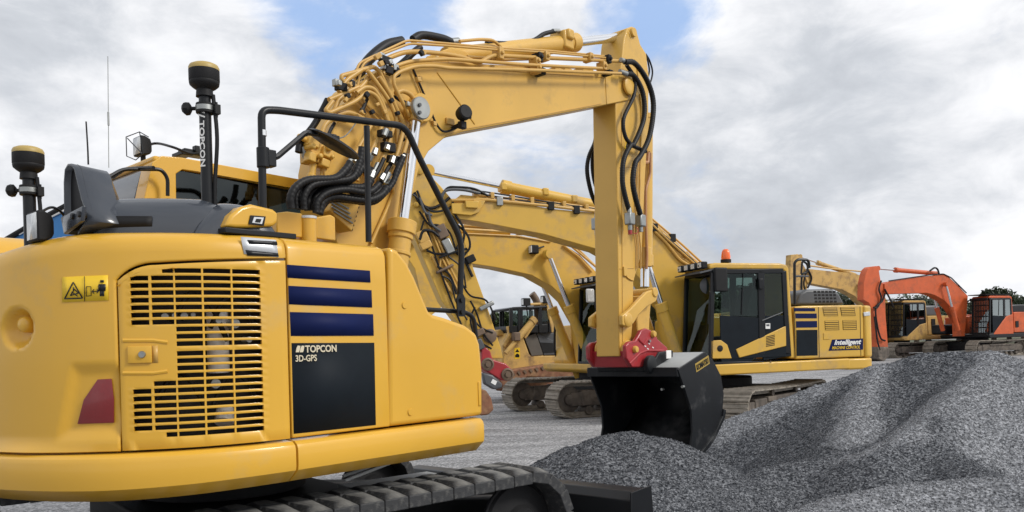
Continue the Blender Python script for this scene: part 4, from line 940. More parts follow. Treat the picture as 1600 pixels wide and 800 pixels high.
# braces behind the bundle and the swivel valve at the boom's heel
m = MB(); 
for i in range(4): m.tube([A.P(*z4(290+12*i, 455+28*i-20), -.33), A.P(*z4(420+8*i, 545+30*i-40+5*0), -.33)], .007, 6)
m.build('steel_line', STL, boom)
MB().prism(A.xz([z4(*p) for p in ((300,440), (470,470), (420,650), (330,570), (280,520))], -.28), -.32, -.17).build('manifold_plate', Y2, boom, bevel=.008)
m = MB()
for i in range(6):
    p = A.P(*z4(478-8*i, 495+28*i), -.175); m.cyl((p[0], -.172, p[2]), (p[0], -.178, p[2]), .010, n=10)
m.build('bolt_hole', MBL, boom)
MB().tube(rounded([A.P(*z4(*p), -.19) for p in ((560,430), (640,400), (690,370), (700,400), (650,520), (560,720))], .05), .014, 8).build('edge_rib', Y2, boom)
p = Vector(A.P(*z4(205,185), -.1)); m = MB(); m.box(p + Vector((0, 0, .02)), (.17, .12, .14))
for c_, d_2 in (((-.05, -.04, .09), (.09, .09, .07)), ((.06, -.05, .03), (.09, .10, .08)), ((-.07, -.05, -.02), (.06, .08, .07)), ((.03, -.06, -.05), (.07, .08, .06)), ((.08, -.02, .10), (.05, .07, .05)), ((.12, -.02, -.04), (.06, .05, .04))): m.box(p + Vector(c_), d_2, (0, 12, 0))
for a_, b_2, r_2 in (((-.08, -.12, .05), (-.08, 0, .05), .022), ((.05, -.13, .06), (.05, 0, .06), .026), ((-.02, -.12, -.01), (-.02, 0, -.01), .018), ((.08, -.12, .0), (.08, 0, 0), .014), ((-.03, -.03, -.05), (-.06, -.03, -.20), .026), ((.05, -.03, -.05), (.03, -.03, -.19), .020), ((-.045, -.03, -.13), (-.055, -.03, -.17), .034), ((-.08, -.04, .1), (-.16, -.04, .12), .02)): m.cyl(p + Vector(a_), p + Vector(b_2), r_2, n=14)
m.build('swivel_valve', Y2, boom, bevel=.010, seg=3)
rgx = random.Random(11)
for (x_, y_2, dx, dy, k_) in ((300,455,30,-12,0), (290,470,20,20,1), (355,330,-5,45,0), (425,590,12,-25,1), (425,575,22,-8,0), (540,505,10,24,1), (775,510,24,8,1), (700,570,10,30,0), (455,455,20,-30,0), (560,205,30,-15,1), (530,155,40,-30,1), (600,190,30,-10,0), (640,165,14,34,1), (880,95,26,36,0), (905,105,16,20,1), (330,345,18,30,1), (235,345,30,10,1), (650,470,16,30,0), (600,560,12,30,1), (500,560,14,30,0), (855,318,30,5,1), (980,665,26,4,1)):
    q1, q2 = A.P(*z3(x_, y_2), -.325), A.P(*z3(x_+dx, y_2+dy), -.325); MB().bar(q1, q2, .03, .036).build('pipe_fitting' if k_ else 'pipe_clamp', (Y3, STL, Y3)[x_ % 3] if k_ else MBL, boom, bevel=.005)
for a_ in ([(560,340), (600,430), (660,520), (700,600)], [(680,450), (720,480), (770,500)], [(470,470), (440,540), (420,560)], [(700,620), (720,720), (760,800)], [(440,330), (480,320), (500,300)], [(215,660), (180,720), (160,780)], [(640,700), (600,800)]):
    MB().tube(catmull([A.P(*z3(*q_2), -.24) for q_2 in a_]), .013, 7).build('boom_hose', RUB, boom)
for k_, a_ in enumerate(([(700,200), (660,260), (620,340), (560,400)], [(770,160), (745,240), (700,330), (650,380)], [(520,120), (505,200), (470,260)], [(640,190), (600,270), (540,350)])):
    MB().tube(catmull([A.P(*z4(*q_2), -.38) for q_2 in a_]), .016, 7).build('boom_hose', RUB, boom)
for (x_, y_2, dx, dy) in ((700,180,-14,40), (760,170,-10,40), (640,290,-20,34), (575,270,-16,40), (690,330,-22,30), (590,130,-12,36), (480,190,-20,26), (665,110,-8,26), (735,215,-10,26)):
    MB().cyl(A.P(*z4(x_, y_2), -.40), A.P(*z4(x_+dx, y_2+dy), -.40), .020, .024, 6).build('hose_end', STL, boom)
MB().cyl(A.P(*z4(130,120), -.1), A.P(*z4(150,185), -.1), .024).build('valve_hose_end', STL, boom)
MB().tube(catmull([A.P(*z4(*p), -.15) for p in ((330,660), (400,690), (460,705), (530,700), (560,715))]), .011, 7).build('ground_cable', RUB, boom)


for pts_ in (((968,200), (969,540)), ((940,170), (984,155)), ((945,121), (940,163))): pass
for py in (262, 420, 505):
    q1, q2 = A.P(968, py, -.152), A.P(990, py-1, -.152); MB().tube([q1, q2], .004, 5).build('weld_bead', Y3, arm)
MB().tube([A.P(971, 175, -.153), A.P(973, 545, -.153)], .0045, 5).build('weld_bead', Y3, arm)
MB().tube([A.P(*q_2, -.173) for q_2 in ((940,162), (840,181), (724,202), (697,212))], .004, 5).build('weld_bead', Y3, boom)
MB().tube([A.P(*q_2, -.173) for q_2 in ((650,104), (720,106), (946,121))], .004, 5).build('weld_bead', Y3, boom)
# red quick coupler and black bucket
yc = .24
cp = [A.P(*p, -.24)[::2] for p in ((976,560), (975,540), (980,534), (990,532), (995,524), (999,516), (1007,513), (1014,516), (1020,520), (1025,530), (1040,543), (1041,552), (1034,558), (1000,574), (985,574))]
cpl = None
for s in (-1, 1):
    o = MB().prism(cp, yc*s-.025, yc*s+.025).build('quick_coupler' if s < 0 else 'coupler_plate', RED, arm if s < 0 else cpl, bevel=.012)
    if s < 0: cpl = o
for pts_ in (((984,568), (1000,552), (1010,548), (1036,548)), ((998,530), (1006,538), (1012,530))):
    MB().tube([A.P(*p, -.268) for p in pts_], .012, 6).build('coupler_rib', RED, cpl)
for px, py in ((1008,541), (1014,537), (1020,543), (1012,545)):
    p = A.P(px, py, -.265); MB().box(p, (.03, .008, .012), (0, 20, 0)).build('coupler_marking', WHT, cpl)
p = A.P(1036, 551, -.266); MB().box(p, (.06, .01, .04)).build('coupler_slot', MBL, cpl)
p = A.P(1014, 533, -.265); MB().cyl((p[0], -.262, p[2]), (p[0], -.285, p[2]), .016, n=6).build('coupler_bolt', STL, cpl)
cb_ = [A.P(*p, -.24)[::2] for p in ((980,548), (1038,546), (1034,560), (1000,574), (984,574))]
MB().prism(cb_, -.22, .22).build('coupler_body', RED, cpl, bevel=.01)
for px, py in ((992,546), (1020,522)):
    p = A.P(px, py, -.27); MB().lathe((p[0], -.265, p[2]), [(.038, 0), (.038, .02), (.03, .035), (.012, .037)], (0, -1, 0), 24).build('coupler_pin', Y2, cpl, ang=40)
MB().cyl((A.P(992,546,-.24)[0], -.24, A.P(992,546,-.24)[2]), (A.P(992,546,-.24)[0], .24, A.P(992,546,-.24)[2]), .045).build('coupler_shaft', RED, cpl)
yR, yL = -.66, .50
outer = A.xz([(1058,577), (1100,550), (1114,565), (1125,587), (1129.5,615), (1127,650), (1112,682), (1087,717)], yR)
inner_ = A.xz([(1070,612), (1079,640), (1081,675), (1077,704)], yR)
sidep = outer + inner_[::-1]
bkt = MB().prism(sidep, yR-.012, yR+.012).build('bucket', BUK, arm, bevel=.004)
MB().prism(sidep, yL-.012, yL+.012).build('bucket_side', BUK, bkt, bevel=.004)
m = MB(); sh = catmull([(x, 0, z) for x, z in outer[1:]], 4); n_ = len(sh)
for y_ in (yR+.012, yL-.012): m.v += [(p.x, y_, p.z) for p in sh]
m.f = [(i, i+1, n_+i+1, n_+i) for i in range(n_-1)]; m.build('bucket_shell', BUK, bkt, solid=.02, ang=40)
a, b = outer[0], outer[1]
m = MB(); m.v = [(a[0], yR+.012, a[1]), (a[0], yL-.012, a[1]), (b[0], yL-.012, b[1]), (b[0], yR+.012, b[1])]; m.f = [(0,1,2,3)]; m.build('bucket_top', BKG, bkt, solid=.02)
MB().box((a[0]+.02, (yR+yL)/2, a[1]-.03), (.05, yL-yR, .10)).build('top_lip', BUK, bkt, bevel=.008)
MB().cyl((a[0]+.02, -.30, a[1]+.02), (a[0]+.02, .34, a[1]+.02), .055, n=24).build('pivot_tube', BUK, bkt, bevel=.005)
c = Vector((a[0]+.02, -.33, a[1]+.05)); MB().lathe((c.x, -.30, c.z), [(.10, 0), (.10, .05), (.05, .07)], (0, -1, 0), 24).prism([(c.x-.02, c.z), (c.x+.14, c.z+.13), (c.x+.42, c.z+.14), (c.x+.40, c.z), (c.x, c.z-.12)], -.36, -.33).build('pivot_ear', BUK, bkt, bevel=.008)
MB().box((c.x+.22, -.42, c.z+.10), (.10, .012, .09)).build('bucket_sticker', WHT, bkt, bevel=.01)
# side cutting edge, bolts and the maker's lettering
e_ = A.xz([(1129,640), (1127,652), (1112,684), (1100,700), (1087,717)], yR)
m = MB()
for p, q in zip(e_[:-1], e_[1:]): m.bar((p[0], yR-.02, p[1]), (q[0], yR-.02, q[1]), .03, .05)
m.build('side_cutter', BUK, bkt, bevel=.004)
m = MB(); lo = outer[-1]; m.prism([(lo[0]-.05, lo[1]-.02), (lo[0]+.05, lo[1]+.03), (lo[0]+.03, lo[1]+.05), (lo[0]-.02, lo[1]+.02)], yR-.01, yL+.01); m.build('cutting_edge', STL, bkt, bevel=.003)
for px, py in ((1038,608), (1070,604)):
    p = A.P(px, py, yR); MB().cyl((a[0]+.03, A.PX(px, py, a[0]+.05)[1], A.PX(px, py, a[0]+.05)[2]), (a[0]-.005, A.PX(px, py, a[0]+.05)[1], A.PX(px, py, a[0]+.05)[2]), .014).build('bucket_bolt', STL, bkt)
lb0 = A.P(1089, 579.5, yR-.014); lb1 = A.P(1108, 567, yR-.014); ag = math.degrees(math.atan2(lb1[2]-lb0[2], lb1[0]-lb0[0]))
o = text('KOMATSU', .085, (lb0[0], yR-.0155, lb0[2]+.005), (90, 0, 0), BLK, bkt, 'bucket_lettering', off=.0015)
wv = max(v.co.x for v in o.data.vertices); k = (Vector(lb1)-Vector(lb0)).length/wv*.95
o.rotation_euler = (R(90), R(-ag), 0); o.scale = (k, 1.0, 1)
dx, dz = math.cos(R(ag)), math.sin(R(ag)); w_ = (Vector(lb1)-Vector(lb0)).length
m = MB(); c0 = Vector((lb0[0]-.012*dx+.012*dz, 0, lb0[2]-.012*dz-.012*dx)); m.prism([(c0.x, c0.z), (c0.x+(w_+.024)*dx, c0.z+(w_+.024)*dz), (c0.x+(w_+.024)*dx-.095*dz, c0.z+(w_+.024)*dz+.095*dx), (c0.x-.095*dz, c0.z+.095*dx)], yR-.0135, yR-.0120); m.build('bucket_decal', DGO, bkt)
o.location.y = yR-.0165

# ---- undercarriage turned 8 degrees from the house
UA = -8.0

m = MB(); m.cyl((0,0,.72), (0,0,.93), .52, n=32); und = m.build('slew_ring', MBL, TA); und.rotation_euler = (0, 0, R(UA))
MB().box((0, 0, .52), (1.3, 1.5, .36)).prism([(.5, .3), (2.5, .28), (2.5, .40), (.6, .62)], -.62, -.5).prism([(.5, .3), (2.5, .28), (2.5, .40), (.6, .62)], .5, .62).build('car_body', MBL, und, bevel=.02)
MB().box((.9, -.62, .70), (.7, .2, .05)).build('step_plate', BKG, und, bevel=.005)
MB().tube(rounded([(.55, -.62, .76), (1.25, -.58, .90), (1.3, -.48, .90), (.6, -.5, .77)], .04), .010, 7).bar((.95, -.60, .84), (.97, -.50, .84), .012).build('grab_handle', WHT, und)
for s in (-1, 1):
    yy_ = s*.995; LW, rw = 2.95, .335
    fr_ = MB().box((0, yy_, .36), (2.5, .22, .22)).build('track', MBL, TA, bevel=.02); fr_.rotation_euler = (0, 0, R(UA)); fr_.location = (.15*math.cos(R(UA)), .15*math.sin(R(UA)), 0)
    setlab(fr_, 'near rubber-padded track under the counterweight' if s < 0 else 'far rubber-padded track')
    for x in (-LW/2, LW/2):
        MB().lathe((x, yy_-.06, .37), [(.30, 0), (.30, .02), (.26, .03), (.1, .05), (.1, .12)], (0, 1, 0), 32).lathe((x, yy_-.13, .37), [(.12, 0), (.14, .03), (.27, .05), (.29, .08)], (0, 1, 0), 32).build('idler', MBL, fr_, ang=40)
    for x in (-.9, -.45, 0, .45, .9): MB().cyl((x, yy_-.16, .13), (x, yy_+.16, .13), .085).build('roller', MBL, fr_)
    base_ = None; base2 = None
    for i, p, t, pitch in track_mesh(LW, rw, .5, 49, yy_, zc=.385):
        if base_ is None:
            m = MB(); h0, h1 = -.05, .052; w2 = pitch*.485
            for (ya, yb_) in ((-.25, -.005), (.005, .25)):
                e1 = .075 if ya < -.1 else .012; e2 = .075 if yb_ > .1 else .012
                k = len(m.v); m.v += [(-w2, ya, h0), (w2, ya, h0), (w2, yb_, h0), (-w2, yb_, h0), (-w2, ya, h1-.028), (w2, ya, h1-.028), (w2, yb_, h1-.028), (-w2, yb_, h1-.028),
                        (-w2*.45, ya+e1, h1), (w2*.45, ya+e1, h1), (w2*.8, yb_-e2, h1), (-w2*.8, yb_-e2, h1)] if ya < -.1 else \
                       [(-w2, ya, h0), (w2, ya, h0), (w2, yb_, h0), (-w2, yb_, h0), (-w2, ya, h1-.028), (w2, ya, h1-.028), (w2, yb_, h1-.028), (-w2, yb_, h1-.028),
                        (-w2*.8, ya+e1, h1), (w2*.8, ya+e1, h1), (w2*.45, yb_-e2, h1), (-w2*.45, yb_-e2, h1)]
                m.f += [(k+0, k+3, k+2, k+1)] + [(k+j, k+(j+1) % 4, k+4+(j+1) % 4, k+4+j) for j in range(4)] + [(k+4+j, k+4+(j+1) % 4, k+8+(j+1) % 4, k+8+j) for j in range(4)] + [(k+8, k+9, k+10, k+11)]
            base_ = m.build('track_pad', PADM, fr_, bevel=.006); sh_ = base_
        else:
            sh_ = base_.copy(); COL.objects.link(sh_); sh_.parent = fr_
        sh_.location = p; sh_.rotation_euler = (0, -t, 0)
# dozer blade
bl = MB().prism([(2.62, .10), (2.70, .06), (2.80, .12), (2.72, .30), (2.76, .44), (2.80, .50), (2.62, .50), (2.55, .44), (2.60, .3)], -1.245, 1.245).build('dozer_blade', BLK, TA, bevel=.01)
ba = 3.0; rx = lambda a, x, y: (math.cos(R(a))*x - math.sin(R(a))*y, math.sin(R(a))*x + math.cos(R(a))*y)
pa, pb_ = rx(UA, 2.72, -1.25), rx(ba, 2.72, -1.25); bl.location = (pa[0]-pb_[0], pa[1]-pb_[1], -.02); bl.rotation_euler = (0, 0, R(ba))
MB().prism([(2.50, .08), (2.86, .08), (2.82, .52), (2.52, .51)], -1.262, -1.247).build('blade_end_plate', BLK, bl, bevel=.004)
# ================================================================== the other machines in the row
def big_tracks(T, ang, L_=3.3, r=.40, w=.6, gauge=2.38, off=(0, 0), shoes=TRK, frm=TRD, low=0.0):
    for s in (-1, 1):
        y = s*gauge/2; m = MB(); w2 = w/2
        n = 46
        for i, p, t, pitch in track_mesh(L_, r-.03, w, n, y, zc=r):
            ct, st = math.cos(t), math.sin(t); q = lambda a, b, c: (p.x + a*ct - c*st, p.y + b, p.z + a*st + c*ct)
            k = len(m.v); h = pitch*.47
            prof = [(-h, -.012), (-h, .012), (-h*.85, .034), (-h*.7, .012), (-.012, .012), (0, .030), (.012, .012), (h*.7, .012), (h*.85, .034), (h, .012), (h, -.012)]
            m.v += [q(a, -w2, c) for a, c in prof] + [q(a, w2, c) for a, c in prof]; np_ = len(prof)
            m.f += [tuple(k+j for j in range(np_)), tuple(k+np_+j for j in range(np_))[::-1]] + [(k+j, k+(j+1) % np_, k+np_+(j+1) % np_, k+np_+j) for j in range(np_)]
            for b_ in (-.09, .09):       # chain link under the shoe
                c_ = len(m.v); m.v += [q(a, b_+d, c) for a in (-h*1.1, h*1.1) for d in (-.02, .02) for c in (-.09, -.015)]
                m.f += [tuple(c_+j for j in f) for f in ((0,1,3,2), (4,6,7,5), (0,4,5,1), (2,3,7,6), (0,2,6,4), (1,5,7,3))]
        tr = m.build('track', shoes, T); tr.location = (off[0], off[1], low); tr.rotation_euler = (0, 0, R(ang))
        MB().box((0, y, r+.02), (L_-.55, .34, .34)).box((0, y - .0, r+.16), (L_-1.6, .40, .10)).box((L_/2-.28, y, r), (.5, .30, .30)).box((-L_/2+.28, y, r), (.5, .30, .30)).build('track_frame', frm, tr, bevel=.02)
        for x in (-L_/2, L_/2):
            for e in (-1, 1): MB().lathe((x, y, r), [(r-.10, .02), (r-.10, .06), (r-.16, .08), (.12, .09), (.11, .15), (.05, .16)], (0, e, 0), 24).build('idler', frm, tr, ang=40)
        m = MB()
        for i in range(7): x = -L_/2 + .45 + i*(L_-.9)/6; m.cyl((x, y-.2, .15), (x, y+.2, .15), .09, n=14)
        m.build('lower_rollers', frm, tr); m = MB()
        for x in (-.6, .6): m.cyl((x, y-.16, r*2-.13), (x, y+.16, r*2-.13), .06, n=14)
        m.build('carrier_roller', frm, tr)
    b = MB().box((0, 0, .55), (1.5, gauge-.2, .42)).cyl((0, 0, .7), (0, 0, .95), .62, n=28).build('car_body', MBL, T, bevel=.03); b.location = (off[0], off[1], low); b.rotation_euler = (0, 0, R(ang))

def cab20(T, paint, guard=False, lamps=True, beacon=False, detail=True, y0=.38, y1=1.32, GLS=GLS, FX=1.16, FT=1.06):
    """cab on the left front: pillars, panes, seat; local metres"""
    c = MB().prism([(-.74, 1.2), (-.64, 2.95), (-.60, 3.02), (-.45, 3.05), (1.0, 3.05), (1.12, 3.0), (1.12, 2.93), (-.50, 2.93), (-.56, 2.88), (-.62, 1.2)], y0, y1).build('cab', paint, T, bevel=.03, seg=3)
    MB().box((.35, (y0+y1)/2, 3.0), (1.5, y1-y0-.06, .09)).build('cab_roof', paint, c, bevel=.03)
    fr_ = MB()
    for y in (y0, y1):
        w = .05
        fr_.bar((FX, y, 1.15), (FT, y, 2.86), .09, w, (0, 1, 0)).bar((FT, y, 2.88), (-.5, y, 2.90), w, .09)
        fr_.bar((.03, y, 1.3), (.0, y, 2.9), .14, w, (0, 1, 0)).bar((-.55, y, 1.3), (-.52, y, 2.9), .10, w, (0, 1, 0))
        fr_.bar((FX, y, 1.14), (.0, y, 1.12), w, .10)
    fr_.bar((FT, y0, 2.87), (FT, y1, 2.87), .09).bar((FX, y0, 1.15), (FX, y1, 1.15), .09).bar((1.0, y0, 2.9), (1.0, y1, 2.9), .1)
    fr_.build('cab_frame', BLK, c, bevel=.012)
    # door: lower dark pane, upper window, rear quarter
    dr = MB().prism([(.93, 1.12), (.93, 2.06), (.06, 2.0), (.06, 1.45), (.3, 1.12)], y1-.01, y1+.012).build('door', PAN, c, bevel=.006)
    MB().prism([(.90, 2.06), (.88, 2.86), (.07, 2.86), (.06, 2.02)], y1-.005, y1+.004).build('door_window', GLS, dr)
    MB().tube([(.46, y1+.01, 2.06), (.40, y1+.01, 2.84)], .012, 6).build('window_rail', BLK, dr)
    MB().prism([(-.04, 1.98), (-.05, 2.86), (-.50, 2.86), (-.50, 2.12), (-.35, 1.98)], y1-.005, y1+.004).build('quarter_window', GLS, c)
    MB().prism([(0, 1.18), (.02, 2.04), (-.6, 2.04), (-.64, 1.25)], y1-.02, y1+.008).build('rear_side_panel', PAN, c, bevel=.006)
    m = MB(); m.v = [(FX, y0, 1.17), (FX, y1, 1.17), (FT, y1, 2.86), (FT, y0, 2.86)]; m.f = [(0,1,2,3)]; m.build('windscreen', GLW if GLS.name == 'cab_glass' else GLS, c)
    MB().prism([(FX, 1.18), (-.5, 1.14), (-.5, 2.86), (FT, 2.86)], y0-.004, y0+.004).build('right_window', GLS, c)
    MB().box((.3, (y0+y1)/2, 1.12), (1.7, y1-y0-.02, .08)).build('cab_floor', MBL, c)
    MB().prism([(.25, 1.7), (.75, 1.66), (.75, 1.56), (.2, 1.5), (.0, 1.7), (-.15, 2.45), (-.10, 2.62), (.02, 2.60), (.1, 2.4)], y0+.25, y1-.25).box((.4, (y0+y1)/2, 1.35), (.4, .4, .4)).build('seat', SEAT, c, bevel=.03)
    MB().box((.85, y0+.12, 1.75), (.2, .16, .3)).tube([(1.0, y0+.5, 1.2), (.9, y0+.5, 1.7)], .03).build('console', MBL, c, bevel=.02)
    if lamps:
        rk = MB().bar((1.2, y0+.05, 3.0), (1.2, y1-.02, 3.0), .03).bar((1.0, y0+.1, 2.98), (1.3, y0+.1, 3.0), .03).bar((.95, y1-.1, 2.98), (1.3, y1-.1, 3.0), .03).build('lamp_rack', BLK, c)
        for i in range(4):
            y = y0+.12 + i*(y1-y0-.2)/3; lb = MB().box((1.22, y, 3.01), (.13, .16, .13)).build('cab_lamp', MBL, rk, bevel=.02)
            MB().box((1.288, y, 3.01), (.012, .12, .09)).build('lens', LENS, lb)
        MB().prism([(.95, 2.93), (1.32, 2.85), (1.33, 2.87), (.95, 2.97)], y0, y1).build('visor', GRY, c)
    if beacon:
        MB().cyl((.60, y1-.25, 3.08), (.60, y1-.25, 3.14), .10, n=20).cyl((.60, y1-.25, 3.03), (.60, y1-.25, 3.08), .04).build('beacon_base', MBL, c)
        MB().lathe((.60, y1-.25, 3.14), [(.085, 0), (.09, .05), (.075, .15), (.055, .19), (.02, .205)]).build('beacon_lens', LAMPO, c, ang=50)
    if guard:
        m = MB()
        for i in range(11): y = y0+.03 + i*(y1-y0-.06)/10; m.bar((1.36, y, 1.15), (1.26, y, 2.9), .022)
        for k in range(7): z = 1.2 + k*.28; m.bar((1.36-.016*k, y0, z), (1.36-.016*k, y1, z), .03)
        for i in range(8): x = 1.70 - i*.10; 
        m.bar((1.36, y0, 1.12), (1.36, y1, 1.12), .06).bar((1.26, y0, 2.93), (1.26, y1, 2.93), .06); m.build('window_guard', MBL, c)
        m = MB().box((.45, (y0+y1)/2, 3.12), (1.9, y1-y0, .04))
        for x in (-.2, .5, 1.2): m.bar((x, y1-.06, 3.03), (x, y1-.06, 3.12), .05)
        m.build('roof_guard', MBL, c)
    return c
def house20(T, paint, deckmat=None, rear=-2.75, detail=True):
    deckmat = deckmat or paint
    dk = MB().prism([(1.25, 1.0), (1.25, 1.14), (-2.0, 1.16), (-2.0, .95), (1.15, .93)], -1.36, 1.36).build('deck', deckmat, T, bevel=.03, seg=3)
    MB().prism([(-.74, 1.18), (-.74, 2.205), (-.95, 2.22), (-2.38, 2.22), (-2.38, 1.18)], -1.34, 1.33).build('engine_housing', paint, T, bevel=.03, seg=3)
    pl = []
    for i in range(25):
        a = math.pi/2 - math.pi*i/24; pl.append((-2.39 - .48*abs(math.cos(a))**.8, 1.35*math.copysign(abs(math.sin(a))**.75, math.sin(a))))
    MB().prismz(pl, 1.16, 2.21).build('counterweight', paint, T, bevel=.05, seg=4)
    MB().prismz([(x+.015 if x < -2.4 else x, y*1.005) for x, y in pl] + [(-1.95, -1.35), (-1.95, 1.35)], .93, 1.155).build('counterweight_foot', paint, T, bevel=.04, seg=3)
    MB().prism([(.9, 1.16), (.9, 2.05), (-.74, 2.15), (-.74, 1.16)], -1.33, -.45).build('tank_housing', paint, T, bevel=.04)
    return dk
def boom_set(T, fr, boom_px, arm_px, arm_cyl, boom_cyl, paint, yb_=.24, ya_=.18, pipes=(), ref=.24, cyl_dirty=False):
    b = MB().prism(fr.xz(boom_px, ref), -yb_, yb_).build('boom', paint, T, bevel=.012)
    ap = MB().prism(fr.xz(arm_px, ya_), -ya_, ya_).build('arm', paint, T, bevel=.012)
    def cy(nm, p, q, rb, rr, split, par):
        p, q = Vector(p), Vector(q); m_ = p.lerp(q, split); c = MB().tube([p, m_], rb, 16).build(nm, paint, par, ang=40); d = (q-p).normalized()
        MB().cyl(m_-d*rb*1.4, m_+d*.03, rb*1.2, n=16).build('cylinder_head', paint, c, bevel=.01)
        MB().tube([m_, q], rr, 12).build('rod', CHR, c); MB().cyl(q+Vector((0, -.1, 0)), q+Vector((0, .1, 0)), rb*1.05, n=16).build('rod_eye', paint, c); return c
    if arm_cyl: (p, q, sp) = arm_cyl; cy('arm_cylinder', fr.P(*p, 0), fr.P(*q, 0), .11, .05, sp, b)
    if boom_cyl:
        (p, q, sp) = boom_cyl
        for y in (-.42, .42):
            a, e = Vector(fr.P(*p, .42)), Vector(fr.P(*q, .42)); a.y = e.y = y; cy('boom_cylinder', a, e, .105, .055, sp, b)
            MB().cyl((e.x, y+.06*(1 if y > 0 else -1), e.z), (e.x, y+.09*(1 if y > 0 else -1), e.z), .10, n=20).build('pin_cap', STL if y > 0 else GRY, b)
    for pts, r, y in pipes:
        MB().tube(rounded([fr.P(*p, y) for p in pts], .08, 3), r, 8).build('boom_pipe', Y3 if paint in (YB, YW, Y2) else MBL, b)
    return b, ap

# ---- B: the excavator with the beacon
B = Frame(4.4, 16.6, 198)
TB_ = empty('crawler_excavator', B, 'yellow excavator with amber beacon on its cab roof and slanted white lettering on its side', 'excavator', 'yellow excavators in the row')
big_tracks(TB_, 32 + 180, L_=3.45, low=-.10, r=.40, off=(.1, .0))
house20(TB_, YB); cb = cab20(TB_, YB, beacon=True)
def bp(name, pts, mt, y, th, par, cv=None, bevel=0): return MB().prism(B.xz([cv(*p) if cv else p for p in pts], y), y-th, y).build(name, mt, par, bevel=bevel)
c6 = crop(1040, 380, .3)
bp('front_panel', [(237,507), (290,505), (322,528), (346,600), (236,602)], YB, 1.345, .03, cb, c6, .012)
p = B.P(*c6(284, 548), 1.35); MB().lathe((p[0], 1.345, p[2]), [(.06, 0), (.06, .008), (.05, .012)], (0, 1, 0), 20).build('oval_vent', MBL, cb).scale = (1, 1, 1)
bp('door_panel', [(368,553), (628,430), (630,535), (385,597)], YB, 1.347, .03, cb, c6, .012)
for i in range(7):
    bp('vent_slot', [(524, 487+i*8), (569, 476+i*8.5), (569, 480+i*8.5), (524, 491+i*8)], BLK, 1.351, .006, cb, c6)
bp('lower_trim', [(346,602), (385,599), (632,537), (626,588), (400,600)], PAN, 1.343, .02, cb, c6)
bp('door_sticker', [(521,417), (545,417), (545,446), (521,446)], WHT, 1.350, .004, cb, c6)
bp('sticker_text', [(525,422), (541,422), (541,432), (525,432)], GRY, 1.352, .003, cb, c6)
MB().tube([B.P(*c6(503, 403), 1.345), B.P(*c6(608, 360), 1.345)], .012, 6).build('door_grip', GRY, cb)
MB().box(B.P(*c6(495, 212), 1.36), (.10, .05, .20)).build('door_latch', BLK, cb, bevel=.01)
for c4 in ([(670,337), (778,338), (779,354), (670,354)], [(676,366), (787,366), (788,391), (677,391)], [(680,406), (789,405), (790,438), (681,440)]): bp('blue_stripe', c4, NAV, 1.336, .006, TB_, c6)
bp('graphite_plate', [(682,452), (791,451), (792,584), (683,587)], PAN, 1.336, .006, TB_, c6)
for x in (c6(668,0)[0], c6(795,0)[0], c6(1012,0)[0]):
    a_, b_ = B.P(x, 477, 1.33), B.P(x+1.5, 556, 1.33); MB().bar((a_[0], 1.331, 2.19), (b_[0], 1.331, 1.2), .012, .004, (0, 1, 0)).build('panel_seam', MBL, TB_)
for c4 in ([(818,335), (892,335), (899,379), (826,379)], [(910,334), (983,333), (990,378), (918,379)], [(829,404), (902,403), (905,452), (832,453)], [(922,402), (994,401), (996,450), (925,451)]):
    v = bp('vent_recess', c4, MBL, 1.334, .006, TB_, c6)
    for i in range(5):
        f0 = (i+.15)/5; f1 = (i+.75)/5; L0 = [(c4[0][0]+(c4[3][0]-c4[0][0])*f+2, c4[0][1]+(c4[3][1]-c4[0][1])*f) for f in (f0, f1)]; R0 = [(c4[1][0]+(c4[2][0]-c4[1][0])*f-2, c4[1][1]+(c4[2][1]-c4[1][1])*f) for f in (f0, f1)]
        bp('louvre', [L0[0], R0[0], R0[1], L0[1]], YB, 1.342, .008, v, c6)
bp('small_hatch', [(823,468), (856,468), (857,500), (824,501)], YB, 1.340, .01, TB_, c6, .003)
lgt = bp('banner', [(868,502), (1029,496), (1029,554), (850,560)], NAV, 1.336, .006, TB_, c6)
def btext(s, x, y, w, h, mt, nm, sh=.35, off=0.0):
    p = B.P(*c6(x, y), 1.338); q = B.P(*c6(x+w, y-w*.035), 1.338); o = text(s, h, (p[0], 1.3385, p[2]), (90, 0, 180), mt, lgt, nm, off=off, shear=sh)
    k = abs(q[0]-p[0])/max(v.co.x for v in o.data.vertices); o.scale = (k, 1, 1); return o
btext('Intelligent', 877, 529, 143, .135, WHT, 'banner_lettering', off=.004); btext('MACHINE CONTROL', 866, 553, 146, .085, DEC, 'banner_lettering', off=.001)
bp('maker_badge', [(1032,360), (1064,356), (1067,376), (1036,380)], SLV, 1.352, .03, TB_, c6, .004)
bp('deck_mark', [(545,613), (551,613), (551,622), (545,622)], BRN, 1.362, .003, TB_, c6)
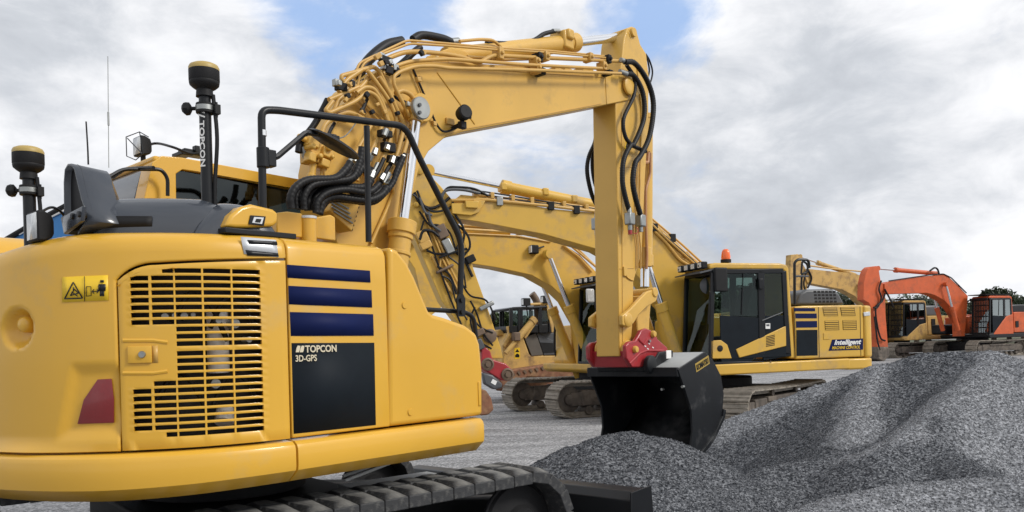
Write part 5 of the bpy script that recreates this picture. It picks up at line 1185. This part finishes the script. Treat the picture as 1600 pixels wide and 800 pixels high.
# black grilled engine cover, rails
hc = MB().prism(B.xz([c6(680,322), c6(700,262), c6(735,240), c6(870,238), c6(905,262), c6(935,318)], 1.0), .1, 1.0).build('engine_cover', GRY, TB_, bevel=.05, seg=3)
for i in range(6):
    for j in range(4):
        x0_, y0_ = 772 + i*20 + j*2, 248 + j*17; bp('grille_cell', [(x0_, y0_), (x0_+13, y0_), (x0_+14, y0_+10), (x0_, y0_+10)], MBL, 1.004, .006, hc, c6)
rl = MB().tube(rounded([B.P(*c6(*p), 1.25) for p in ((672,320), (671,100), (690,84), (745,86), (748,130))], .08), .028, 8).tube(rounded([B.P(*c6(*p), .6) for p in ((708,320), (708,160), (740,150), (740,110), (712,90), (706,160))], .06), .022, 8).tube([B.P(*c6(672,172), 1.25), B.P(*c6(742,172), .6)], .02, 8).build('handrail', BLK, TB_)
MB().tube([B.P(*c6(205, 570), 1.0), B.P(*c6(222, 330), .9)], .012, 6).build('wiper', BLK, cb)
# exterior mirror and wipers
MB().box(B.P(*c6(287, 190), 1.36), (.28, .06, .46), (0, 0, 0)).build('cab_mirror', MBL, cb, bevel=.05, seg=3)
MB().lathe(B.P(*c6(225, 222), 1.1), [(.16, 0), (.17, .02), (.1, .05)], (.4, .9, .1), 20).build('round_mirror', GRY, cb)
MB().tube([B.P(*c6(250, 215), 1.34), B.P(*c6(262, 180), 1.34)], .015, 6).tube(catmull([B.P(*c6(238,225), 1.34), B.P(*c6(228,300), 1.34), B.P(*c6(222,420), 1.34)]), .01, 6).build('mirror_stay', BLK, cb)
boomB = [(1112,560), (1060,560), (1048,520), (1042,482), (1003,440), (985,418), (935,390), (850,366), (745,346), (715,342), (704,334), (705,318), (720,304), (760,308), (860,326), (935,333), (1005,339), (1020,345), (1058,378), (1095,418), (1118,450)]
armB = [(655,262), (648,268), (640,285), (634,330), (648,372), (690,470), (745,545), (758,560), (786,560), (783,545), (765,490), (740,420), (715,345), (705,310), (688,290), (668,270)]
bb, ab = boom_set(TB_, B, boomB, armB, ((940,323), (668,268), .585), ((1070,590), (1008,398), .60), YB,
   pipes=[([(705,313), (760,312), (860,322), (935,331), (1008,342), (1060,386), (1092,412)], .03, .26), ([(740,305), (860,316), (935,326), (1012,336), (1068,384), (1096,410)], .025, .12), ([(730,310), (860,319), (1000,338)], .022, .2),
          ([(1012,350), (1040,378), (1062,406), (1085,420)], .03, .27), ([(1014,346), (1045,376), (1090,416)], .02, .30)])
for px, py in ((785,293), (850,301), (895,312)): MB().box(B.P(px, py, 0), (.12, .26, .14)).build('cylinder_clamp', YB, bb, bevel=.02)
for px, py in ((780,315), (860,322), (1050,372), (1022,356), (900,328)): MB().box(B.P(px, py, .24), (.12, .12, .16)).build('pipe_clamp', STL if px in (780,) else MBL, bb, bevel=.01)
MB().prism(B.xz([(705,318), (738,318), (740,312), (758,314), (748,332), (735,337), (706,334)], .27), .22, .30).build('fork_plate', YB, bb, bevel=.01)
MB().prism(B.xz([(726,314), (747,315), (746,326), (727,325)], .3), .27, .36).build('valve_cover', YB, bb, bevel=.01)
zb = crop(620, 240, .275); rg = random.Random(3)
HB = [[(100,220), (130,280), (190,310), (250,290), (300,250)], [(115,210), (150,290), (210,330), (300,310), (320,270)], [(250,240), (290,195), (340,190), (440,200), (520,240)], [(250,260), (280,210), (370,205), (470,225)],
      [(300,340), (340,400), (400,460), (415,530), (380,580)], [(320,330), (380,430), (370,520), (330,560), (230,570), (170,550)], [(130,490), (150,440), (200,440), (240,470)], [(180,330), (200,400), (250,440)], [(160,340), (190,400), (240,410), (270,460)],
      [(300,370), (350,430), (360,500), (340,540)], [(240,590), (330,560), (400,540)], [(130,250), (160,330), (200,350)], [(270,480), (310,540), (380,600), (430,700)], [(230,640), (300,690), (340,800)]]
for k, a in enumerate(HB): MB().tube(catmull([B.P(*zb(*p), .22+.03*(k % 4)) for p in a], 5), .022 if k % 3 else .028, 7).build('arm_hose', RUB if k % 4 != 3 else GRY, ab)
for a in ([(150,340), (210,470), (260,600), (350,780)], [(170,330), (240,500), (300,640), (360,760)], [(200,580), (270,720), (320,800)], [(250,590), (240,660), (300,780)]):
    MB().tube([B.P(*zb(*p), .22) for p in a], .022, 7).build('arm_pipe', Y3, ab)
for a in ([(640,300), (655,312), (665,330)], [(735,470), (745,490), (755,520), (770,540)], [(720,440), (735,462), (760,470), (775,500)], [(740,500), (752,512), (770,520)]):
    MB().tube(catmull([B.P(*p, .24) for p in a]), .018, 6).build('arm_hose', RUB, ab)
for px, py, w, h in ((665,383,.22,.14), (690,362,.2,.25), (695,420,.35,.05), (660,370,.2,.22), (735,405,.18,.14), (760,478,.30,.08), (748,520,.22,.12), (700,385,.16,.28), (745,540,.25,.2)):
    MB().box(B.P(px, py, .24), (w, .10, h), (0, 25, 0)).build('valve_block', [STL, MBL, GRY, MBL, Y3, STL, MBL, GRY, BRN][(int(px)+py) % 9], ab, bevel=.02)
for px, py, r in ((655,264,.10), (650,320,.05), (765,525,.13)): p = B.P(px, py, .18); MB().lathe((p[0], .18, p[2]), [(r, 0), (r, .04), (r*.6, .06)], (0, 1, 0), 20).build('pin_boss', YB if py < 500 else BRN, ab)
for k, a in enumerate([[(720,296), (760,300), (860,316), (930,326), (1004,332)], [(735,300), (800,311), (930,330)], [(1015,348), (1050,378), (1088,412)]]):
    MB().tube(catmull([B.P(*p, .20+.05*k) for p in a]), .016, 6).build('boom_hose', RUB, bb)
for px in (742, 768, 800, 830, 880, 915, 950, 985): MB().box(B.P(px, 303+(px-742)*.125, .2), (.07, .16, .12)).build('pipe_clamp', Y3, bb, bevel=.01)
for px, py in ((1030,362), (1042,372), (1072,398), (1084,410)): MB().box(B.P(px, py, .25), (.10, .10, .10), (0, 40, 0)).build('pipe_clamp', Y3, bb, bevel=.01)
for k, a in enumerate([[(668,360), (680,400), (705,470), (735,540)], [(655,330), (672,352), (700,360), (712,390)], [(700,400), (722,420), (728,450)], [(690,430), (705,440), (712,470), (730,500)], [(742,480), (735,500), (745,530), (768,545)], [(662,345), (655,375), (668,390)]]):
    MB().tube(catmull([B.P(*p, .25) for p in a], 5), .018, 6).build('arm_hose', RUB, ab)
# red coupler and grey pick-up at the arm's foot
cq = [(752,545), (758,541), (766,549), (770,562), (790,568), (800,577), (803,588), (796,596), (782,594), (768,585), (752,575)]
cB = MB().prism(B.xz(cq, .24), .19, .25).prism(B.xz(cq, .24), -.25, -.19).prism(B.xz(cq, .24), -.19, .19).build('quick_coupler', RED, ab, bevel=.02)
for px, py in ((762,569), (793,585)): p = B.P(px, py, .26); MB().lathe((p[0], .25, p[2]), [(.12, 0), (.12, .03), (.09, .04), (.08, .02), (.05, .02), (.05, .05)], (0, 1, 0), 20).build('coupler_pin', BRN, cB); 
bp2 = lambda nm, pts, mt, y0_, y1_, par, bv=0: MB().prism(B.xz(pts, y1_), y0_, y1_).build(nm, mt, par, bevel=bv)
bkB = bp2('bucket', [(754,582), (770,586), (786,600), (785,606), (772,609), (757,600)], GRY, .2, .34, cB, .03)
bp2('bucket_sticker', [(770,592), (777,596), (774,602), (767,598)], WHT, .34, .345, bkB)
bp2('bucket_shell', [(740,604), (760,610), (768,622), (772,640), (764,648), (750,650)], RST, -.3, .3, bkB, .03)

# ---- C: the excavator half hidden behind the arm
C_ = Frame(2.45, 19.2, 204)
TC_ = empty('crawler_excavator', C_, 'yellow excavator partly hidden, its dark cab with roof lamps just left of the upright arm', 'excavator', 'yellow excavators in the row')
big_tracks(TC_, 0, L_=3.35, r=.40, off=(.25, -.05)); house20(TC_, YB); cc = cab20(TC_, YB)
boomC = [(945,570), (915,570), (905,505), (885,470), (862,448), (830,430), (775,418), (735,412), (712,405), (702,395), (706,372), (725,364), (800,367), (850,374), (878,381), (905,398), (930,424), (950,450)]
armC = [(640,330), (652,332), (664,350), (668,372), (664,392), (690,480), (665,500), (648,420), (632,395), (628,360)]
b2, a2 = boom_set(TC_, C_, boomC, armC, ((795,362), (655,357), .93), ((932,590), (857,397), .58), YB, ref=.22,
   pipes=[([(722,358), (790,362), (850,368), (885,378), (935,420)], .03, .26), ([(725,352), (800,358), (870,370), (900,386), (945,430)], .025, .12), ([(880,383), (905,402), (925,425)], .025, .28), ([(730,365), (810,369), (860,378)], .02, .26)])
cL = [C_.P(834, 390, .3), C_.P(850, 385, .3)]; lb = MB().box(cL[0], (.2, .16, .2)).build('boom_lamp', MBL, b2, bevel=.03); MB().box(Vector(cL[0]) + Vector((.105, .04, 0)), (.02, .13, .15)).build('lens', LENS, lb); MB().tube([cL[0], cL[1]], .02, 6).build('lamp_bracket', BLK, lb)
for px, py in ((650,352), (645,372)): MB().box(C_.P(px, py, .3), (.3, .1, .2)).build('valve_block', YB, a2, bevel=.02)
MB().box(C_.P(812, 363, .2), (.16, .1, .12)).build('pipe_clamp', WHT, b2)
MB().prism(C_.xz([(876,565), (878,545), (884,536), (912,534), (912,572), (880,572)], -.9), -1.3, -.5).build('front_step_box', YB, TC_, bevel=.05)
MB().tube(rounded([C_.P(*p, -1.2) for p in ((866,520), (872,505), (868,480), (866,545), (870,560), (882,562))], .1), .03, 7).build('front_rail', BLK, TC_)
MB().tube(catmull([C_.P(*p, 1.36) for p in ((940,446), (934,452), (930,475), (936,492), (940,492))]), .03, 7).build('cab_mirror_stay', BLK, cc)
MB().box(C_.P(922, 462, 1.38), (.2, .06, .3)).build('cab_mirror', LENS, cc, bevel=.03)

# ---- D: the bulldozer
D = Frame(1.35, 24.0, 204)
TD = empty('bulldozer', D, 'worn yellow bulldozer with black cab, upright exhaust stack and rusty tracks behind the two excavators', 'bulldozer')
zd = crop(740, 440, .2)
def dp(nm, pts, mt, y0_, y1_, par, bv=0, cv=zd): return MB().prism(D.xz([cv(*p) for p in pts], y1_), y0_, y1_).build(nm, mt, par, bevel=bv)
hb = dp('body', [(235,500), (275,400), (330,380), (395,440), (440,570), (700,575), (760,700), (500,760), (300,720), (220,690)], YW, -.55, .55, TD, .05)
dp('hood', [(400,430), (480,395), (820,395), (820,575), (450,578)], GRY, -.52, .50, TD, .03)
dp('side_cover', [(398,440), (488,400), (545,572), (455,582)], mat('brown_grey_cover', (.10, .088, .075), .55), .50, .57, TD, .01)
dp('side_cover', [(494,402), (640,470), (700,510), (700,568), (550,574)], mat('slate_cover', (.07, .075, .085), .5), .50, .57, TD, .01)
dp('cover_vent', [(520,475), (625,480), (628,555), (548,560)], MBL, .57, .575, TD)
dp('warning_decal', [(318,520), (362,515), (364,600), (320,604)], DEC, .55, .556, TD)
dp('decal_mark', [(325,552), (341,526), (358,550)], BLK, .556, .560, TD); dp('decal_mark', [(325,575), (340,560), (358,572), (358,592), (326,592)], BLK, .556, .560, TD)
cbD = dp('cab', [(285,210), (310,198), (600,185), (605,205), (300,222)], BLK, -.6, .75, TD, .03)
m = MB()
for px, w in ((292, .10), (355, .08), (375,.06), (520, .10), (600, .12)):
    for y in (-.6, .72): a_, b_ = D.P(*zd(px, 205), .72), D.P(*zd(px, 400), .72); m.bar((a_[0], y, a_[2]), (b_[0], y, b_[2]), w, .06, (0, 1, 0)); m.build('cab_pillar', BLK, cbD, bevel=.01); m = MB()
dp('cab_window', [(300,225), (352,222), (352,350), (300,350)], GLS, .70, .71, cbD); dp('cab_window', [(378,230), (470,226), (470,330), (378,345)], GLS, .70, .71, cbD); dp('cab_window', [(530,225), (590,225), (590,310), (530,310)], GLS, .70, .71, cbD)
dp('cab_lower', [(290,345), (600,330), (606,400), (292,400)], BLK, -.6, .72, cbD, .02)
dp('cab_post', [(570,180), (605,175), (640,200), (640,400), (608,400)], YW, .2, .76, cbD, .03)
for px, py in ((408,160), (560,140)):
    p = D.P(*zd(px, py), .7); lb = MB().box(p, (.22, .2, .22)).bar((p[0], .7, p[2]), (p[0]-.05, .7, p[2]-.4), .04).build('roof_lamp', MBL, cbD, bevel=.03); MB().box((p[0]+.115, p[1], p[2]), (.01, .16, .16)).build('lens', LENS, lb)
MB().tube([D.P(*zd(415,180), .7), D.P(*zd(600,170), .7)], .04, 8).build('roof_rail', YW, cbD)
MB().tube(catmull([D.P(*zd(*p), .35) for p in ((500,400), (500,300), (498,200), (490,150), (470,115), (455,95))]), .105, 20).build('exhaust_stack', BRN, TD)
MB().cyl(D.P(*zd(500,400), .35), D.P(*zd(500,300), .35), .15, .14).build('exhaust_muffler', RST, TD)
MB().cyl(D.P(*zd(562,390), .45), D.P(*zd(562,320), .45), .12).cyl(D.P(*zd(562,345), .45), D.P(*zd(562,300), .45), .20).build('air_precleaner', GRY, TD)
MB().tube([D.P(*zd(250,560), .8), D.P(*zd(350,440), .8)], .065, 16).tube([D.P(*zd(340,450), .8), D.P(*zd(465,305), .8)], .10, 18).build('lift_cylinder', YW, TD)
MB().cyl(D.P(*zd(452,318), .8), D.P(*zd(480,290), .8), .12, n=18).build('cylinder_cap', YW, TD, bevel=.02); MB().tube([D.P(*zd(400,440), .78), D.P(*zd(490,308), .78)], .04, 8).build('cylinder_pipe', YW, TD)
MB().box(D.P(*zd(330,430), .8), (.2, .24, .25)).build('cylinder_yoke', BRN, TD, bevel=.03)
dp('lift_arm', [(230,500), (275,400), (265,350), (330,340), (355,370), (340,400), (290,450), (250,520)], YW, .55, .7, TD, .03)
dp('nose_lamp_box', [(185,380), (215,372), (245,410), (240,425), (190,420)], YW, -.5, .2, TD, .03)
tr = dp('track', [(240,700), (500,660), (760,620), (800,640), (800,760), (420,745), (380,790), (360,860), (250,860), (200,780)], RST, .35, 1.05, TD, .04); setlab(tr, 'rusty near track with bare sheet guard')
m = MB()
for i in range(10): a_, b_ = zd(300+i*46, 712-i*9), zd(318+i*46, 735-i*9); p, q = D.P(*a_, 1.06), D.P(*b_, 1.06); m.bar(p, q, .04, .06)
m.build('track_shoe_edges', BRN, tr)
dp('track', [(240,760), (500,700), (760,650), (800,860), (300,860)], RST, -1.05, -.35, TD, .04)
MB().prism([(2.0, 0), (2.2, 0), (2.35, .5), (2.25, 1.0), (2.1, 1.0), (2.15, .5)], -1.5, 1.5).build('blade', RST, TD, bevel=.02).location = (1.1, 0, 0)

# ---- E: the orange excavator
E_ = Frame(24.4, 41.7, 205, .38)
TE = empty('crawler_excavator', E_, 'orange excavator with barred windscreen and its arm hanging straight down', 'excavator')
big_tracks(TE, 0, L_=3.3, r=.42, shoes=TRK, off=(.4, 0)); house20(TE, ORG, BLK); ce = cab20(TE, ORG, guard=True, lamps=False, GLS=GLR)
c7 = crop(1320, 390, .2375)
MB().prism([(.95, 1.1), (-.1, 2.0), (-.64, 2.12), (-.64, 1.1)], 1.30, 1.36).build('body_wedge', ORG, ce, bevel=.02); MB().box((-.95, 1.35, 1.6), (.22, .03, .32)).build('side_vent', MBL, TE)
MB().box((-1.6, 0, 2.4), (1.5, 2.0, .45)).build('engine_cover', BLK, TE, bevel=.08)
def Z7(*a): return [c7(*p) for p in a]
eb, ea = boom_set(TE, E_, Z7((790,570), (765,570), (762,480), (712,395), (655,333), (590,298), (540,285), (400,288), (275,293), (262,285), (262,225), (290,212), (400,195), (560,172), (650,163), (685,180), (750,240), (810,305), (800,440)),
   Z7((205,108), (170,112), (150,130), (138,160), (125,220), (122,330), (160,350), (195,440), (210,645), (285,642), (268,420), (265,320), (272,270), (235,200), (222,120)), (c7(600,157), c7(212,124), .70), (c7(745,530), c7(665,228), .5), ORG, ref=.24,
   pipes=[(Z7((290,206), (560,166), (650,160), (700,185), (800,285)), .03, .26)])
for k, a in enumerate([Z7((240,205), (225,260), (240,320), (215,380), (190,380)), Z7((265,290), (245,340), (205,380), (210,480), (235,580), (265,600)), Z7((262,260), (300,330), (320,380)), Z7((560,140), (590,120), (610,130), (620,160)), Z7((195,440), (205,520), (215,600), (230,660))]):
    MB().tube(catmull([E_.P(*p, .28) for p in a]), .045, 6).build('arm_hose', MBL, ea)
MB().prism(E_.xz(Z7((210,640), (285,640), (290,700), (250,740), (215,720)), .25), -.3, .3).build('bucket', TRD, ea, bevel=.05)
bpE = E_.P(*c7(655, 525), -.9); MB().box((bpE[0], -.95, bpE[2]), (.9, .8, .5)).build('front_tool_box', BLK, TE, bevel=.08, seg=3)

# ---- F: the pale yellow excavator behind the orange one
G_ = Frame(21.2, 44.0, 205, .36)
TF = empty('crawler_excavator', G_, 'pale yellow excavator with barred windscreen parked far behind the orange arm', 'excavator', 'yellow excavators in the row')
big_tracks(TF, 0, L_=3.3, r=.42); house20(TF, YW); cf = cab20(TF, YW, guard=True, lamps=False, GLS=GLR)
MB().prism([(.95, 1.1), (-.1, 1.75), (-.64, 1.85), (-.64, 1.1)], 1.30, 1.36).build('body_wedge', YW, cf, bevel=.02)
MB().box((-1.5, 0, 2.5), (1.4, 2.0, .6)).build('engine_cover', GRY, TF, bevel=.1)
MB().box((-1.15, 1.35, 1.8), (.28, .03, .5)).build('side_vent', MBL, TF); MB().box((-2.2, 1.34, 1.75), (.3, .03, .5)).build('side_decal', WHT, TF)
boomF = [(1400,540), (1375,540), (1362,500), (1352,478), (1335,462), (1315,452), (1262,442), (1258,432), (1262,420), (1300,424), (1335,427), (1350,432), (1380,460), (1400,490)]
fb, fa = boom_set(TF, G_, boomF, [(1236,398), (1247,397), (1253,410), (1262,425), (1262,445), (1258,470), (1252,560), (1238,560), (1234,440)], ((1336,430), (1249,401), .68), ((1385,540), (1345,445), .6), YW, ref=.24, pipes=[([(1264,415), (1300,420), (1345,424), (1375,450)], .04, .26)])
for a in ([(1262,420), (1268,435), (1262,450)], [(1262,418), (1256,445), (1266,470)]): MB().tube(catmull([G_.P(*p, .3) for p in a]), .05, 6).build('arm_hose', MBL, fa)

# ---- white van far behind
Vn = Frame(*at(1484, 486, 75)[:2], 292, .6); TV = empty('panel_van', Vn, 'white van far behind, between the pale yellow and the orange excavators', 'van')
vb = MB().prism([(-2.4, .35), (-2.4, 2.2), (-2.3, 2.35), (1.0, 2.35), (1.7, 1.5), (2.5, 1.2), (2.6, .9), (2.6, .35)], -.95, .95).build('body', WHT, TV, bevel=.08)
MB().prism([(1.0, 2.2), (.3, 2.2), (.3, 1.5), (1.55, 1.5)], .94, .965).build('side_window', BLK, TV)
for x in (-1.6, 1.7):
    for y in (-.85, .85): MB().cyl((x, y-.12, .34), (x, y+.12, .34), .34).build('wheel', MBL, TV)

# ---- blue lattice-free crane boom behind the near excavator
Q = Frame(-7.0, 11.5, 0)
TQ = empty('crane', Q, 'blue steel crane jib with a dark top edge slanting up behind the black air duct', 'crane')
jb = MB().prism(Q.xz([(5,378), (40,356), (62,345), (100,322), (140,298), (230,250+60), (230,380), (90,420), (20,400)], 0), 0, .5).build('jib', BLU, TQ, bevel=.02)
MB().tube([Q.P(10,374,-.02), Q.P(62,343.5,-.02), Q.P(150,292+4,-.02)], .04, 8).build('top_edge', MBL, jb)
MB().tube([Q.P(30,366,-.02), Q.P(62,347.5,-.02), Q.P(150,300+4,-.02)], .016, 8).build('pale_stripe', WHT, jb)
MB().box((1.2, .25, 1.0), (.5, .5, 2.2)).box((1.2, .25, .15), (1.6, 1.4, .3)).build('pedestal', BLU, TQ, bevel=.03)
